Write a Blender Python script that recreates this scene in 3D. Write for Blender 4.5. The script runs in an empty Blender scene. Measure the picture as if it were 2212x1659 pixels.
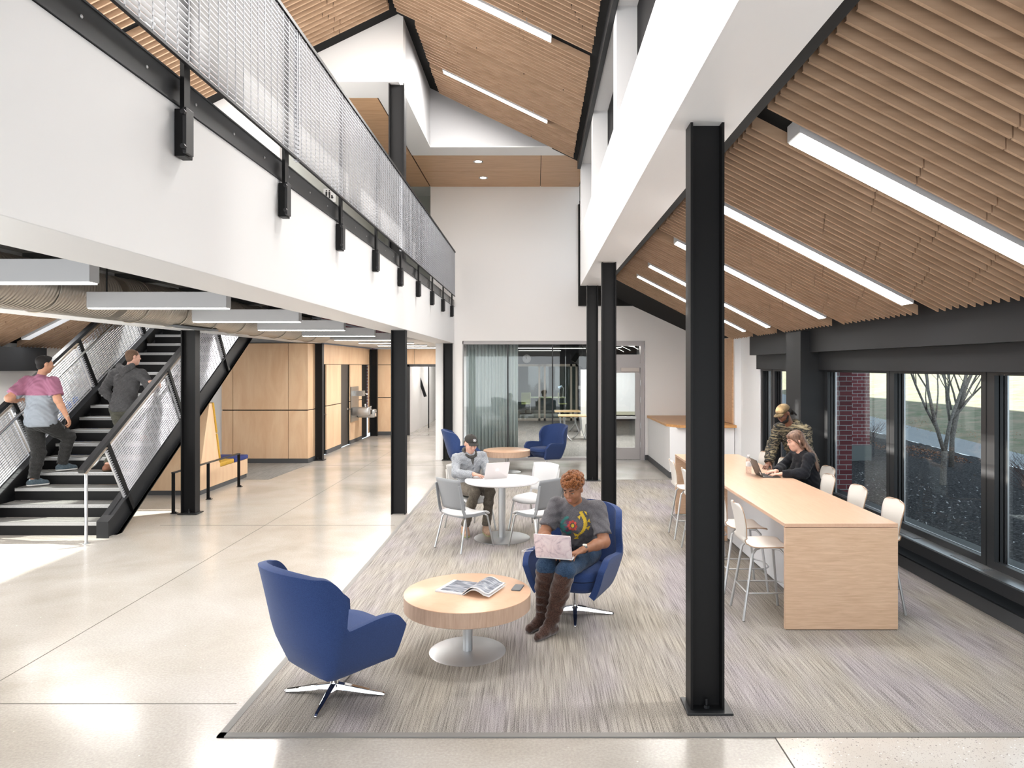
import bpy, math, random
import numpy as np
from mathutils import Vector, Matrix
from mathutils.bvhtree import BVHTree
PI = math.pi
SC = bpy.context.scene
COL = SC.collection
R = math.radians

# ------------------------------------------------------------------ camera
cd = bpy.data.cameras.new('camera')
cam = bpy.data.objects.new('camera', cd)
COL.objects.link(cam)
cam.location = (0, 0, 2.2)
cam.rotation_euler = (R(90), 0, 0)
cd.sensor_fit = 'HORIZONTAL'
cd.sensor_width = 36
cd.lens = 1545 / 2212 * 36
cd.shift_x = -51 / 2212
cd.shift_y = -38 / 2212
cd.clip_end = 400
SC.camera = cam

# ------------------------------------------------------------------ view, world, sun
SC.view_settings.view_transform = 'Standard'
SC.view_settings.look = 'None'
SC.view_settings.gamma = 1
SC.view_settings.use_curve_mapping = False
SC.view_settings.exposure = 0.42
SC.cycles.use_denoising = True
SC.cycles.max_bounces = 8
SC.cycles.diffuse_bounces = 4
SC.cycles.glossy_bounces = 3
SC.cycles.transmission_bounces = 4
SC.cycles.transparent_max_bounces = 8
SC.cycles.sample_clamp_indirect = 6
SC.cycles.caustics_reflective = False
SC.cycles.caustics_refractive = False
W = bpy.data.worlds.new('sky')
SC.world = W
W.use_nodes = True
bg = W.node_tree.nodes['Background']
bg.inputs[0].default_value = (.80, .90, 1.0, 1)
bg.inputs[1].default_value = 1.0


def lamp(name, kind, loc, rot, energy, color=(1, 1, 1), size=None, angle=None, spread=None):
    l = bpy.data.lights.new(name, kind)
    l.energy = energy
    l.color = color
    if kind == 'AREA':
        l.shape = 'RECTANGLE'
        l.size, l.size_y = size
        if spread:
            l.spread = spread
    if kind == 'SUN':
        l.angle = angle
    o = bpy.data.objects.new(name, l)
    COL.objects.link(o)
    o.location = loc
    o.rotation_euler = rot
    return o


# low winter sun from the left (travels towards +X)
sd = Vector((math.cos(R(23)), 0.03, -math.sin(R(23))))
lamp('sun', 'SUN', (-30, 5, 20), sd.to_track_quat('-Z', 'Y').to_euler(), 26.0, (1, .93, .82), angle=R(.6))
# added fill light behind the camera, brightens the hall from the front
lamp('front_fill', 'AREA', (-2.0, -1.85, 1.45), (R(90), 0, 0), 185, (.97, .985, 1), size=(9.5, 2.5))
# daylight through the clerestory windows on the left
lamp('clerestory_daylight', 'AREA', (-5.05, 4.6, 5.0), (R(90), 0, R(-90)), 215, (1, .99, .98), size=(12, 1.3))
# daylight through the left windows and the right windows
lamp('left_daylight', 'AREA', (-8.15, 5.4, 1.35), (R(90), 0, R(-90)), 170, (1, .98, .95), size=(10, 1.7))


# ------------------------------------------------------------------ materials
MATS = {}


def nodes(name):
    m = bpy.data.materials.new(name)
    m.use_nodes = True
    nt = m.node_tree
    b = nt.nodes['Principled BSDF']
    return m, nt, b


def mat(name, col, rough=.6, metal=0, spec=.5, em=None, ems=0, alpha=1, coat=0, sheen=0):
    if name in MATS:
        return MATS[name]
    m, nt, b = nodes(name)
    b.inputs['Base Color'].default_value = (*col, 1)
    b.inputs['Roughness'].default_value = rough
    b.inputs['Metallic'].default_value = metal
    b.inputs['Specular IOR Level'].default_value = spec
    b.inputs['Coat Weight'].default_value = coat
    b.inputs['Sheen Weight'].default_value = sheen
    if em:
        b.inputs['Emission Color'].default_value = (*em, 1)
        b.inputs['Emission Strength'].default_value = ems
    MATS[name] = m
    return m


def coord(nt, scale=(1, 1, 1), rot=(0, 0, 0), kind='Object'):
    tc = nt.nodes.new('ShaderNodeTexCoord')
    mp = nt.nodes.new('ShaderNodeMapping')
    mp.inputs['Scale'].default_value = scale
    mp.inputs['Rotation'].default_value = rot
    nt.links.new(tc.outputs[kind], mp.inputs[0])
    return mp.outputs[0]


def noise(nt, vec, scale=5, detail=3, rough=.5, dist=0):
    n = nt.nodes.new('ShaderNodeTexNoise')
    n.inputs['Scale'].default_value = scale
    n.inputs['Detail'].default_value = detail
    n.inputs['Roughness'].default_value = rough
    n.inputs['Distortion'].default_value = dist
    nt.links.new(vec, n.inputs['Vector'])
    return n.outputs['Fac']


def ramp(nt, fac, stops, mode='LINEAR'):
    r = nt.nodes.new('ShaderNodeValToRGB')
    r.color_ramp.interpolation = mode
    e = r.color_ramp.elements
    while len(e) < len(stops):
        e.new(.5)
    for el, (p, c) in zip(e, stops):
        el.position = p
        el.color = (*c, 1) if len(c) == 3 else c
    nt.links.new(fac, r.inputs[0])
    return r.outputs[0]


def mixc(nt, a, b, fac=.5, mode='MIX'):
    x = nt.nodes.new('ShaderNodeMix')
    x.data_type = 'RGBA'
    x.blend_type = mode
    for v, i in ((a, 6), (b, 7)):
        if isinstance(v, tuple):
            x.inputs[i].default_value = (*v, 1)
        else:
            nt.links.new(v, x.inputs[i])
    if isinstance(fac, (int, float)):
        x.inputs[0].default_value = fac
    else:
        nt.links.new(fac, x.inputs[0])
    return x.outputs[2]


def mth(nt, op, a, b=0.0):
    x = nt.nodes.new('ShaderNodeMath')
    x.operation = op
    for i, v in enumerate((a, b)):
        if isinstance(v, (int, float)):
            x.inputs[i].default_value = v
        else:
            nt.links.new(v, x.inputs[i])
    return x.outputs[0]


def bump(nt, b, h, strength=.2, dist=.01):
    n = nt.nodes.new('ShaderNodeBump')
    n.inputs['Strength'].default_value = strength
    n.inputs['Distance'].default_value = dist
    nt.links.new(h, n.inputs['Height'])
    nt.links.new(n.outputs[0], b.inputs['Normal'])


def grain(name, c1, c2, scale=(1, 1, 1), rough=.4, s=6, bs=.05, spec=.4, detail=4, p=(.3, .7), coat=0):
    """wood: noise stretched along the grain (small scale axis = along the grain)"""
    m, nt, b = nodes(name)
    v = coord(nt, scale)
    f = noise(nt, v, s, detail, .6, .6)
    c = ramp(nt, f, [(p[0], c1), (p[1], c2)])
    nt.links.new(c, b.inputs['Base Color'])
    b.inputs['Roughness'].default_value = rough
    b.inputs['Specular IOR Level'].default_value = spec
    b.inputs['Coat Weight'].default_value = coat
    bump(nt, b, f, bs, .002)
    MATS[name] = m
    return m


def speck(name, c1, c2, scale=200, rough=.9, bs=.3, big=None, sheen=0, p=(.35, .65)):
    m, nt, b = nodes(name)
    v = coord(nt)
    f = noise(nt, v, scale, 2, .6)
    c = ramp(nt, f, [(p[0], c1), (p[1], c2)])
    if big:
        g = noise(nt, v, big, 3, .5)
        c = mixc(nt, c, ramp(nt, g, [(.3, (.75, .75, .75)), (.7, (1.1, 1.1, 1.1))]), 1, 'MULTIPLY')
    nt.links.new(c, b.inputs['Base Color'])
    b.inputs['Roughness'].default_value = rough
    b.inputs['Specular IOR Level'].default_value = .2
    b.inputs['Sheen Weight'].default_value = sheen
    bump(nt, b, f, bs, .003)
    MATS[name] = m
    return m


white = mat('white_paint', (.86, .86, .865), .42, spec=.4)
whitem = mat('white_matte', (.84, .84, .84), .8, spec=.2)
cream = mat('cream_paint', (.84, .82, .805), .6, spec=.3)
greyp = mat('grey_paint', (.52, .52, .53), .6)
black = mat('black_steel', (.007, .007, .0075), .45, spec=.22)
charc = mat('charcoal_steel', (.02, .021, .023), .4, spec=.4)
deck = mat('dark_deck', (.02, .02, .02), .9, spec=.1)
silver = mat('brushed_silver', (.55, .56, .57), .32, 1)
steelp = mat('painted_silver', (.56, .57, .58), .35, .6)
chrome = mat('chrome', (.82, .82, .83), .06, 1)
galv = mat('galvanised', (.50, .51, .54), .4, .5)
fixt = mat('fixture_white', (.50, .50, .51), .5)
lampw = mat('lamp_diffuser', (.9, .9, .9), .5, em=(1, .97, .92), ems=9)
lampn = mat('lamp_warm', (.9, .9, .9), .5, em=(1, .95, .88), ems=9)
lampd = mat('lamp_far', (.9, .9, .9), .5, em=(1, .96, .9), ems=4)
plast_w = mat('white_plastic', (.74, .74, .75), .4)
plast_g = mat('grey_plastic', (.26, .27, .285), .45)
blackp = mat('black_plastic', (.015, .015, .017), .4)
rubber = mat('grey_base', (.07, .073, .078), .6)
slate = mat('charcoal_paint', (.017, .018, .020), .5, spec=.3)
doorg = mat('door_grey', (.05, .043, .037), .5)
framez = mat('zinc_frame', (.42, .40, .40), .45, .2)
beige = mat('beige_frame', (.55, .50, .42), .5)
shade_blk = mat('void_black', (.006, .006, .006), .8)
yellowf = speck('mustard_vinyl', (.48, .28, .035), (.58, .35, .05), 60, .5, .05)
whitetop = mat('white_laminate', (.88, .86, .87), .25)
wpcarpet = None

oak_s = grain('baffle_maple', (.37, .235, .145), (.53, .36, .24), (.35, 3, 3), .55, 3, .0, p=(.25, .75))
oak_soffit = grain('soffit_maple', (.52, .30, .16), (.68, .44, .26), (.9, 14, 14), .4, 2.0, .03)
maple_v = grain('panel_maple', (.71, .46, .28), (.83, .61, .40), (3.2, 3.2, .7), .38, 1.6, .02, p=(.25, .75))
lam_top = grain('laminate_maple_top', (.66, .42, .285), (.73, .49, .345), (14, 1.2, 14), .28, 3, .01, spec=.5)
lam_side = grain('laminate_maple_side', (.60, .40, .26), (.74, .53, .37), (1.2, 14, 14), .4, 4, .02)
lam_round = grain('laminate_maple_round', (.66, .415, .27), (.73, .48, .325), (2, 2, .6), .3, 3, .01)
lam_edge = grain('laminate_maple_edge', (.46, .31, .22), (.58, .41, .31), (9, 9, .8), .4, 6, .02)
butcher = grain('butcher_block', (.50, .24, .08), (.72, .40, .17), (1.2, 12, 12), .35, 3, .02)
stoolply = mat('stool_shell_white', (.80, .76, .71), .35)
plyedge = mat('ply_edge', (.42, .27, .17), .5)
blue = speck('blue_wool', (.018, .035, .115), (.038, .074, .205), 420, .9, .25, sheen=.12)
navyc = speck('navy_vinyl', (.02, .035, .16), (.03, .05, .2), 100, .6, .05)


def m_floor():
    m, nt, b = nodes('polished_concrete')
    v = coord(nt)
    f = noise(nt, v, .55, 6, .6, .4)
    c = ramp(nt, f, [(.3, (.36, .325, .285)), (.5, (.46, .425, .385)), (.72, (.53, .505, .475))])
    g = noise(nt, v, 60, 3, .6)
    c = mixc(nt, c, ramp(nt, g, [(.35, (.86, .86, .86)), (.7, (1.06, 1.06, 1.06))]), 1, 'MULTIPLY')
    vo = nt.nodes.new('ShaderNodeTexVoronoi')
    vo.inputs['Scale'].default_value = 11
    nt.links.new(v, vo.inputs['Vector'])
    chips = ramp(nt, vo.outputs['Distance'], [(.05, (1, 1, 1)), (.075, (0, 0, 0))])
    big = ramp(nt, noise(nt, v, 3.1, 1), [(.58, (0, 0, 0)), (.62, (1, 1, 1))])
    k = mixc(nt, chips, big, 1, 'MULTIPLY')
    c = mixc(nt, c, (.68, .66, .62), k)
    nt.links.new(c, b.inputs['Base Color'])
    r = ramp(nt, noise(nt, v, 1.3, 4), [(.3, (.14, .14, .14)), (.7, (.27, .27, .27))])
    nt.links.new(r, b.inputs['Roughness'])
    b.inputs['Specular IOR Level'].default_value = .6
    b.inputs['Coat Weight'].default_value = .08
    b.inputs['Coat Roughness'].default_value = .15
    bump(nt, b, noise(nt, v, 6, 2), .06, .004)
    return m


def m_terrazzo():
    m, nt, b = nodes('terrazzo')
    v = coord(nt)
    c = ramp(nt, noise(nt, v, 1.2, 4), [(.3, (.58, .50, .42)), (.7, (.68, .64, .60))])
    for sc, th, col in ((38, .16, (.33, .29, .27)), (90, .2, (.45, .40, .36)), (30, .12, (.80, .79, .77))):
        vo = nt.nodes.new('ShaderNodeTexVoronoi')
        vo.inputs['Scale'].default_value = sc
        nt.links.new(v, vo.inputs['Vector'])
        c = mixc(nt, c, col, ramp(nt, vo.outputs['Distance'], [(th, (1, 1, 1)), (th + .04, (0, 0, 0))]))
    nt.links.new(c, b.inputs['Base Color'])
    b.inputs['Roughness'].default_value = .2
    return m


def m_carpet(name, dark, light, tints=True):
    m, nt, b = nodes(name)
    v = coord(nt)
    fine = noise(nt, coord(nt, (230, 200, 1)), 1, 1, .5)
    lines = noise(nt, coord(nt, (120, 2.2, 1)), 1, 1, .5)
    wide = noise(nt, coord(nt, (6, .8, 1)), 1, 3, .6)
    a = mth(nt, 'MULTIPLY', fine, .78)
    l = mth(nt, 'MULTIPLY', lines, .34)
    w = mth(nt, 'MULTIPLY', wide, .10)
    f = mth(nt, 'ADD', mth(nt, 'ADD', a, l), w)
    c = ramp(nt, f, [(.47, dark), (.58, tuple((p + q) / 2 for p, q in zip(dark, light))), (.72, light)])
    if tints:
        t = ramp(nt, noise(nt, coord(nt, (1.6, .5, 1)), 1, 3), [(.36, (.98, .95, 1.04)), (.5, (1.02, 1.0, .97)), (.64, (1.06, 1.02, .93))])
        c = mixc(nt, c, t, 1, 'MULTIPLY')
    nt.links.new(c, b.inputs['Base Color'])
    b.inputs['Roughness'].default_value = .95
    b.inputs['Specular IOR Level'].default_value = .1
    bump(nt, b, f, .5, .004)
    return m


def m_glass(name, tint=(.95, .98, .98), refl=.08):
    m = bpy.data.materials.new(name)
    m.use_nodes = True
    nt = m.node_tree
    nt.nodes.clear()
    o = nt.nodes.new('ShaderNodeOutputMaterial')
    t = nt.nodes.new('ShaderNodeBsdfTransparent')
    t.inputs[0].default_value = (*tint, 1)
    g = nt.nodes.new('ShaderNodeBsdfGlossy')
    g.inputs['Roughness'].default_value = .01
    ge = nt.nodes.new('ShaderNodeNewGeometry')
    dt = nt.nodes.new('ShaderNodeVectorMath')
    dt.operation = 'DOT_PRODUCT'
    nt.links.new(ge.outputs['Normal'], dt.inputs[0])
    nt.links.new(ge.outputs['Incoming'], dt.inputs[1])
    fv = mth(nt, 'POWER', mth(nt, 'SUBTRACT', 1.0, mth(nt, 'ABSOLUTE', dt.outputs['Value'])), 5.0)
    fv = mth(nt, 'ADD', mth(nt, 'MULTIPLY', fv, .9), refl * .4)
    x = nt.nodes.new('ShaderNodeMixShader')
    nt.links.new(fv, x.inputs[0])
    nt.links.new(t.outputs[0], x.inputs[1])
    nt.links.new(g.outputs[0], x.inputs[2])
    nt.links.new(x.outputs[0], o.inputs[0])
    return m


def m_brick():
    m, nt, b = nodes('red_brick')
    v = coord(nt, (1, 1, 1), (R(90), 0, 0))
    br = nt.nodes.new('ShaderNodeTexBrick')
    br.inputs['Color1'].default_value = (.20, .045, .055, 1)
    br.inputs['Color2'].default_value = (.28, .07, .08, 1)
    br.inputs['Mortar'].default_value = (.48, .45, .45, 1)
    br.inputs['Scale'].default_value = 1
    br.inputs['Brick Width'].default_value = .21
    br.inputs['Row Height'].default_value = .075
    br.inputs['Mortar Size'].default_value = .006
    nt.links.new(v, br.inputs['Vector'])
    nt.links.new(br.outputs['Color'], b.inputs['Base Color'])
    b.inputs['Roughness'].default_value = .9
    return m


def m_ground(name, stops, sc, bs=.6, dist=.05, det=6, bsc=None):
    m, nt, b = nodes(name)
    v = coord(nt)
    f = noise(nt, v, sc, det, .7)
    c = ramp(nt, f, stops)
    nt.links.new(c, b.inputs['Base Color'])
    b.inputs['Roughness'].default_value = 1
    b.inputs['Specular IOR Level'].default_value = .1
    bump(nt, b, noise(nt, v, bsc or sc, det, .75), bs, dist)
    return m


def m_duct():
    m, nt, b = nodes('spiral_duct')
    v = coord(nt, (1, 1, 1), (R(14), 0, 0))
    w = nt.nodes.new('ShaderNodeTexWave')
    w.bands_direction = 'Y'
    w.inputs['Scale'].default_value = 7
    w.inputs['Distortion'].default_value = .3
    nt.links.new(v, w.inputs['Vector'])
    b.inputs['Base Color'].default_value = (.42, .38, .33, 1)
    b.inputs['Metallic'].default_value = .75
    b.inputs['Roughness'].default_value = .3
    bump(nt, b, w.outputs['Fac'], .5, .01)
    return m


floor_m = m_floor()
terr_m = m_terrazzo()
carpet_m = m_carpet('striated_carpet', (.085, .079, .075), (.47, .44, .415))
carpet_d = m_carpet('aisle_carpet', (.10, .095, .09), (.33, .31, .29), False)
glass_m = m_glass('window_glass', (.93, .98, .99))
glass_t = m_glass('tinted_glass', (.92, .94, .938))
brick_m = m_brick()
duct_m = m_duct()

# ------------------------------------------------------------------ mesh builder


def frame(d, up=(0, 0, 1)):
    d = Vector(d).normalized()
    up = Vector(up)
    if abs(d.dot(up)) > .97:
        up = Vector((1, 0, 0))
    x = up.cross(d).normalized()
    y = d.cross(x).normalized()
    return x, y, d


class MB:
    def __init__(s):
        s.v = []
        s.f = []

    def add(s, vs, fs):
        n = len(s.v)
        s.v += [tuple(p) for p in vs]
        s.f += [tuple(i + n for i in f) for f in fs]
        return s

    def box(s, x0, x1, y0, y1, z0, z1):
        return s.add([(x0, y0, z0), (x1, y0, z0), (x1, y1, z0), (x0, y1, z0), (x0, y0, z1), (x1, y0, z1), (x1, y1, z1), (x0, y1, z1)],
                     [(0, 3, 2, 1), (4, 5, 6, 7), (0, 1, 5, 4), (1, 2, 6, 5), (2, 3, 7, 6), (3, 0, 4, 7)])

    def bar(s, a, b, w, h, up=(0, 0, 1), taper=1):
        a = Vector(a)
        b = Vector(b)
        x, y, d = frame(b - a, up)
        vs = []
        for p, k in ((a, 1), (b, taper)):
            for i, j in ((-1, -1), (1, -1), (1, 1), (-1, 1)):
                vs.append(p + x * (i * w / 2 * k) + y * (j * h / 2 * k))
        return s.add(vs, [(0, 3, 2, 1), (4, 5, 6, 7), (0, 1, 5, 4), (1, 2, 6, 5), (2, 3, 7, 6), (3, 0, 4, 7)])

    def tube(s, pts, r, seg=10, closed=False):
        pts = [Vector(p) for p in pts]
        n = len(pts)
        rs = r if isinstance(r, (list, tuple)) else [r] * n
        vs = []
        px = None
        for i, p in enumerate(pts):
            if closed:
                d = pts[(i + 1) % n] - pts[i - 1]
            else:
                d = (pts[min(i + 1, n - 1)] - pts[max(i - 1, 0)])
            d.normalize()
            if px is None:
                x, y, _ = frame(d)
            else:
                x = (px - d * px.dot(d)).normalized()
                y = d.cross(x)
            px = x
            for k in range(seg):
                a = 2 * PI * k / seg
                vs.append(p + x * (math.cos(a) * rs[i]) + y * (math.sin(a) * rs[i]))
        fs = []
        for i in range(n if closed else n - 1):
            j = (i + 1) % n
            for k in range(seg):
                l = (k + 1) % seg
                fs.append((i * seg + k, i * seg + l, j * seg + l, j * seg + k))
        if not closed:
            fs.append(tuple(range(seg - 1, -1, -1)))
            fs.append(tuple((n - 1) * seg + k for k in range(seg)))
        return s.add(vs, fs)

    def cyl(s, c, r, h, seg=32, r2=None):
        c = Vector(c)
        return s.tube([c, c + Vector((0, 0, h))], [r, r if r2 is None else r2], seg)

    def lathe(s, prof, seg=32, c=(0, 0, 0)):
        vs = []
        for r, z in prof:
            for k in range(seg):
                a = 2 * PI * k / seg
                vs.append((c[0] + r * math.cos(a), c[1] + r * math.sin(a), c[2] + z))
        fs = []
        for i in range(len(prof) - 1):
            for k in range(seg):
                l = (k + 1) % seg
                fs.append((i * seg + k, i * seg + l, (i + 1) * seg + l, (i + 1) * seg + k))
        fs.append(tuple(range(seg - 1, -1, -1)))
        fs.append(tuple((len(prof) - 1) * seg + k for k in range(seg)))
        return s.add(vs, fs)

    def prism(s, poly, d):
        """poly: 3D points, extruded by vector d"""
        n = len(poly)
        d = Vector(d)
        vs = [Vector(p) for p in poly] + [Vector(p) + d for p in poly]
        fs = [tuple(range(n - 1, -1, -1)), tuple(range(n, 2 * n))]
        for i in range(n):
            j = (i + 1) % n
            fs.append((i, j, n + j, n + i))
        return s.add(vs, fs)

    def grid(s, P, closed_u=False):
        nu = len(P)
        nv = len(P[0])
        vs = [p for r in P for p in r]
        fs = []
        for i in range(nu if closed_u else nu - 1):
            for j in range(nv - 1):
                k = (i + 1) % nu
                fs.append((i * nv + j, k * nv + j, k * nv + j + 1, i * nv + j + 1))
        return s.add(vs, fs)

    def ell(s, c, r, seg=16, rings=10, rot=None):
        c = Vector(c)
        P = []
        for i in range(seg):
            a = 2 * PI * i / seg
            row = []
            for j in range(rings + 1):
                b = -PI / 2 + PI * j / rings
                p = Vector((math.cos(a) * math.cos(b) * r[0], math.sin(a) * math.cos(b) * r[1], math.sin(b) * r[2]))
                if rot:
                    p = rot @ p
                row.append(c + p)
            P.append(row)
        return s.grid(P, True)

    def rbox(s, x0, x1, y0, y1, z0, z1, r, seg=4):
        """box with rounded vertical edges and softened top"""
        out = []
        for cx, cy, a0 in ((x1 - r, y1 - r, 0), (x0 + r, y1 - r, 90), (x0 + r, y0 + r, 180), (x1 - r, y0 + r, 270)):
            for k in range(seg + 1):
                a = R(a0 + 90 * k / seg)
                out.append((cx, cy, math.cos(a), math.sin(a)))
        lv = []
        q = min(r, (z1 - z0) / 2) * .6
        for z, rr in ((z0, r - q), (z0 + q * .3, r - q * .3), (z0 + q, r), (z1 - q, r), (z1 - q * .3, r - q * .3), (z1, r - q)):
            lv.append([(cx + dx * rr, cy + dy * rr, z) for cx, cy, dx, dy in out])
        n = len(out)
        vs = [p for l in lv for p in l]
        fs = []
        for i in range(len(lv) - 1):
            for k in range(n):
                l = (k + 1) % n
                fs.append((i * n + k, i * n + l, (i + 1) * n + l, (i + 1) * n + k))
        fs.append(tuple(range(n - 1, -1, -1)))
        fs.append(tuple((len(lv) - 1) * n + k for k in range(n)))
        return s.add(vs, fs)

    def xf(s, M):
        s.v = [tuple(M @ Vector(p)) for p in s.v]
        return s

    def build(s, name, m, parent=None, smooth=None, bevel=0, solid=0, sub=0, loc=None):
        me = bpy.data.meshes.new(name)
        vs = s.v
        if loc is not None:
            vs = [(p[0] - loc[0], p[1] - loc[1], p[2] - loc[2]) for p in vs]
        me.from_pydata(vs, [], s.f)
        me.update()
        for mm in (m if isinstance(m, (list, tuple)) else [m]):
            me.materials.append(mm)
        if smooth is not None:
            me.polygons.foreach_set('use_smooth', [True] * len(me.polygons))
            if smooth < 180:
                me.set_sharp_from_angle(angle=R(smooth))
        o = bpy.data.objects.new(name, me)
        COL.objects.link(o)
        if loc is not None:
            o.location = loc
        if parent:
            o.parent = parent
        if solid:
            md = o.modifiers.new('solid', 'SOLIDIFY')
            md.thickness = solid
            md.offset = 0
        if bevel:
            md = o.modifiers.new('bevel', 'BEVEL')
            md.width = bevel
            md.segments = 2
            md.limit_method = 'ANGLE'
        if sub:
            md = o.modifiers.new('sub', 'SUBSURF')
            md.levels = sub
            md.render_levels = sub
        return o


def tag(o, label, cat, group=None, kind=None):
    o['label'] = label
    o['category'] = cat
    if group:
        o['group'] = group
    if kind:
        o['kind'] = kind
    return o


def thing(name, label, cat, loc=(0, 0, 0), rz=0, group=None):
    o = bpy.data.objects.new(name, None)
    o.empty_display_size = .1
    COL.objects.link(o)
    o.location = loc
    o.rotation_euler = (0, 0, rz)
    return tag(o, label, cat, group)


def one(mb, name, m, label, cat, group=None, **k):
    return tag(mb.build(name, m, **k), label, cat, group)


def struct(name, mb, m, parent=None, label=None, **k):
    o = mb.build(name, m, parent, **k)
    if parent is None:
        o['kind'] = 'structure'
        if label:
            o['label'] = label
    return o


def copy_tree(o, parent=None):
    c = o.copy()
    COL.objects.link(c)
    c.parent = parent
    for ch in list(o.children):
        copy_tree(ch, c)
    return c


def dup(src, loc, rz, label, group=None):
    c = copy_tree(src)
    c.location = loc
    c.rotation_euler = (0, 0, rz)
    c['label'] = label
    if group:
        c['group'] = group
    return c

# ================================================================== THE SETTING
YB = 16.8   # back wall
fl = MB().box(-8.3, 4.1, -2, YB, -.1, 0)
fl.box(-5.25, -2.2, YB, 40, -.1, 0)
struct('floor', fl, floor_m)
struct('floor_terrazzo', MB().box(1.42, 4.1, -2, 4.24, 0, .002), terr_m)
jm = MB()
for y in (4.66,):
    jm.box(-8.3, -1.95, y, y + .006, 0, .0015)
for x in (-3.75,):
    jm.box(x, x + .006, -2, 40, 0, .0015)
for y in (9.9, 15.9, 22):
    jm.box(-5.2, -1.95, y, y + .006, 0, .0015)
jm.box(1.415, 1.422, -2, 4.24, 0, .003)
struct('trim_1', jm, mat('joint_line', (.14, .13, .12), 1, spec=0))
struct('floor_carpet', MB().box(-1.85, 4.0, 4.28, 13.85, 0, .006), carpet_m)
bd = MB()
for (x0, x1, y0, y1) in ((-1.89, 4.0, 4.235, 4.285), (-1.89, -1.845, 4.235, 13.89), (-1.89, 4.0, 13.85, 13.87)):
    bd.box(x0, x1, y0, y1, 0, .0075)
struct('trim_2', bd, mat('carpet_border', (.21, .20, .19), .6))
ac = MB().prism([(-7.2, 13.9, 0), (-5.19, 13.9, 0), (-5.08, 16.25, 0), (-7.2, 16.25, 0)], (0, 0, .006))
struct('floor_aisle_carpet', ac, carpet_d)
struct('floor_studio_carpet', MB().box(-2.1, 4.1, YB + .1, 29, -.02, .004), m_carpet('studio_carpet', (.11, .105, .10), (.36, .34, .32), False))

# right window wall ------------------------------------------------------
XG = 4.18
wr = MB()
wr.box(3.98, 4.35, -2, 12.9, 2.15, 2.42)      # window head
wr.box(4.2, 4.35, -2, 12.9, 0, .44)
struct('wall_right', wr, slate)
struct('trim_3', MB().box(3.86, 4.2, -2, 12.9, 2.40, 2.86), slate)      # deep header beam
hp = MB().box(3.73, 4.1, 10.07, 10.65, 0, 2.7)
struct('trim_4', hp, slate)
wl2 = MB()
wl2.box(4.05, 4.35, 12.9, YB + .2, 0, 4.2)
wl2.box(3.93, 4.05, 14.1, 14.25, 0, 4.2)
struct('wall_right_rear', wl2, white)
bb = MB()
bb.box(4.0, 4.03, -2, 10.07, 0, .13)
bb.box(4.0, 4.03, 10.65, 12.9, 0, .13)
bb.box(4.03, 4.05, 12.9, 14.1, 0, .12)
struct('baseboard_right', bb, rubber)
wy = [(-.9, .6), (.75, 2.25), (2.4, 3.15 + .75), (3.15 + .9, 4.7), (4.85, 6.40), (6.67, 8.18), (8.5, 9.98), (10.75, 12.15), (12.4, 12.82)]
wy = [(-.6, .95), (1.15, 2.75), (2.97, 4.55), (4.75, 6.33), (6.52, 8.10), (8.28, 9.95), (10.78, 12.15), (12.36, 12.80)]
pb = -2
n = 0
for (a, b) in wy:
    n += 1
    t = MB()
    for off, xa in ((0, 4.06), (.045, 4.10), (.09, 4.14)):     # stepped aluminium sections
        t.box(xa, xa + .05, a - .07 + off * .6, a, .38, 2.17)
        t.box(xa, xa + .05, b, b + .10 - off, .38, 2.17)
        t.box(xa, xa + .05, a, b, .38, .47 - off * .4)
        t.box(xa, xa + .05, a, b, 2.12 + off * .2, 2.17)
    o = struct('window_%d' % n, t, charc)
    MB().box(XG, XG + .008, a, b, .44, 2.14).build('pane', glass_m, o)
    g = MB()
    g.box(XG - .015, XG, a, a + .018, .45, 2.14)
    g.box(XG - .015, XG, b - .018, b, .45, 2.14)
    g.box(XG - .015, XG, a, b, .435, .452)
    g.box(XG - .015, XG, a, b, 2.13, 2.146)
    g.build('glazing_bead', silver, o)
    struct('trim_%d' % (10 + n), MB().box(4.065, 4.19, pb + .08 if n > 1 else -2, a - .05, .3, 2.17), slate)
    pb = b

cv = thing('radiator_cover', 'long charcoal radiator cover running below the large right-hand windows', 'radiator cover', (4.0, 5, 0))
MB().box(-.12, .19, -7, 5.07, .29, .40).build('body', slate, cv, bevel=.004)
MB().box(-.10, .19, -7, 5.07, .40, .404).build('top_plate', silver, cv)
for k in range(9):
    y = -5.6 + k * 1.15
    gm = MB()
    gm.box(-.06, .04, y, y + .5, .404, .407)
    gb = MB()
    for q in range(6):
        gb.box(-.052 + q * .0165, -.046 + q * .0165, y + .01, y + .49, .407, .411)
    o = gm.build('grille', mat('grille_dark', (.10, .11, .12), .5), cv)
    gb.build('grille_slat', silver, o)

# left window wall ---------------------------------------------------------
wl = MB()
wl.box(-8.45, -8.3, 10.9, 16.4, 0, 6.2)
wl.box(-8.45, -8.3, -2, 10.9, 0, .45)
wl.box(-8.45, -8.3, -2, 10.9, 2.15, 2.9)
struct('wall_left', wl, white)
struct('trim_5', MB().box(-8.3, -8.03, -2, 11.75, 2.13, 2.50), slate)
n = 20
for (a, b) in ((-1.8, .2), (.35, 2.35), (2.5, 4.5), (4.65, 6.65), (6.8, 8.8), (8.95, 10.8)):
    n += 1
    t = MB()
    t.box(-8.4, -8.3, a - .07, a, .45, 2.15)
    t.box(-8.4, -8.3, b, b + .07, .45, 2.15)
    t.box(-8.4, -8.3, a, b, .45, .5)
    t.box(-8.4, -8.3, a, b, 2.1, 2.15)
    o = struct('window_%d' % n, t, charc)
    MB().box(-8.36, -8.352, a, b, .5, 2.1).build('pane', glass_m, o)

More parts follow.
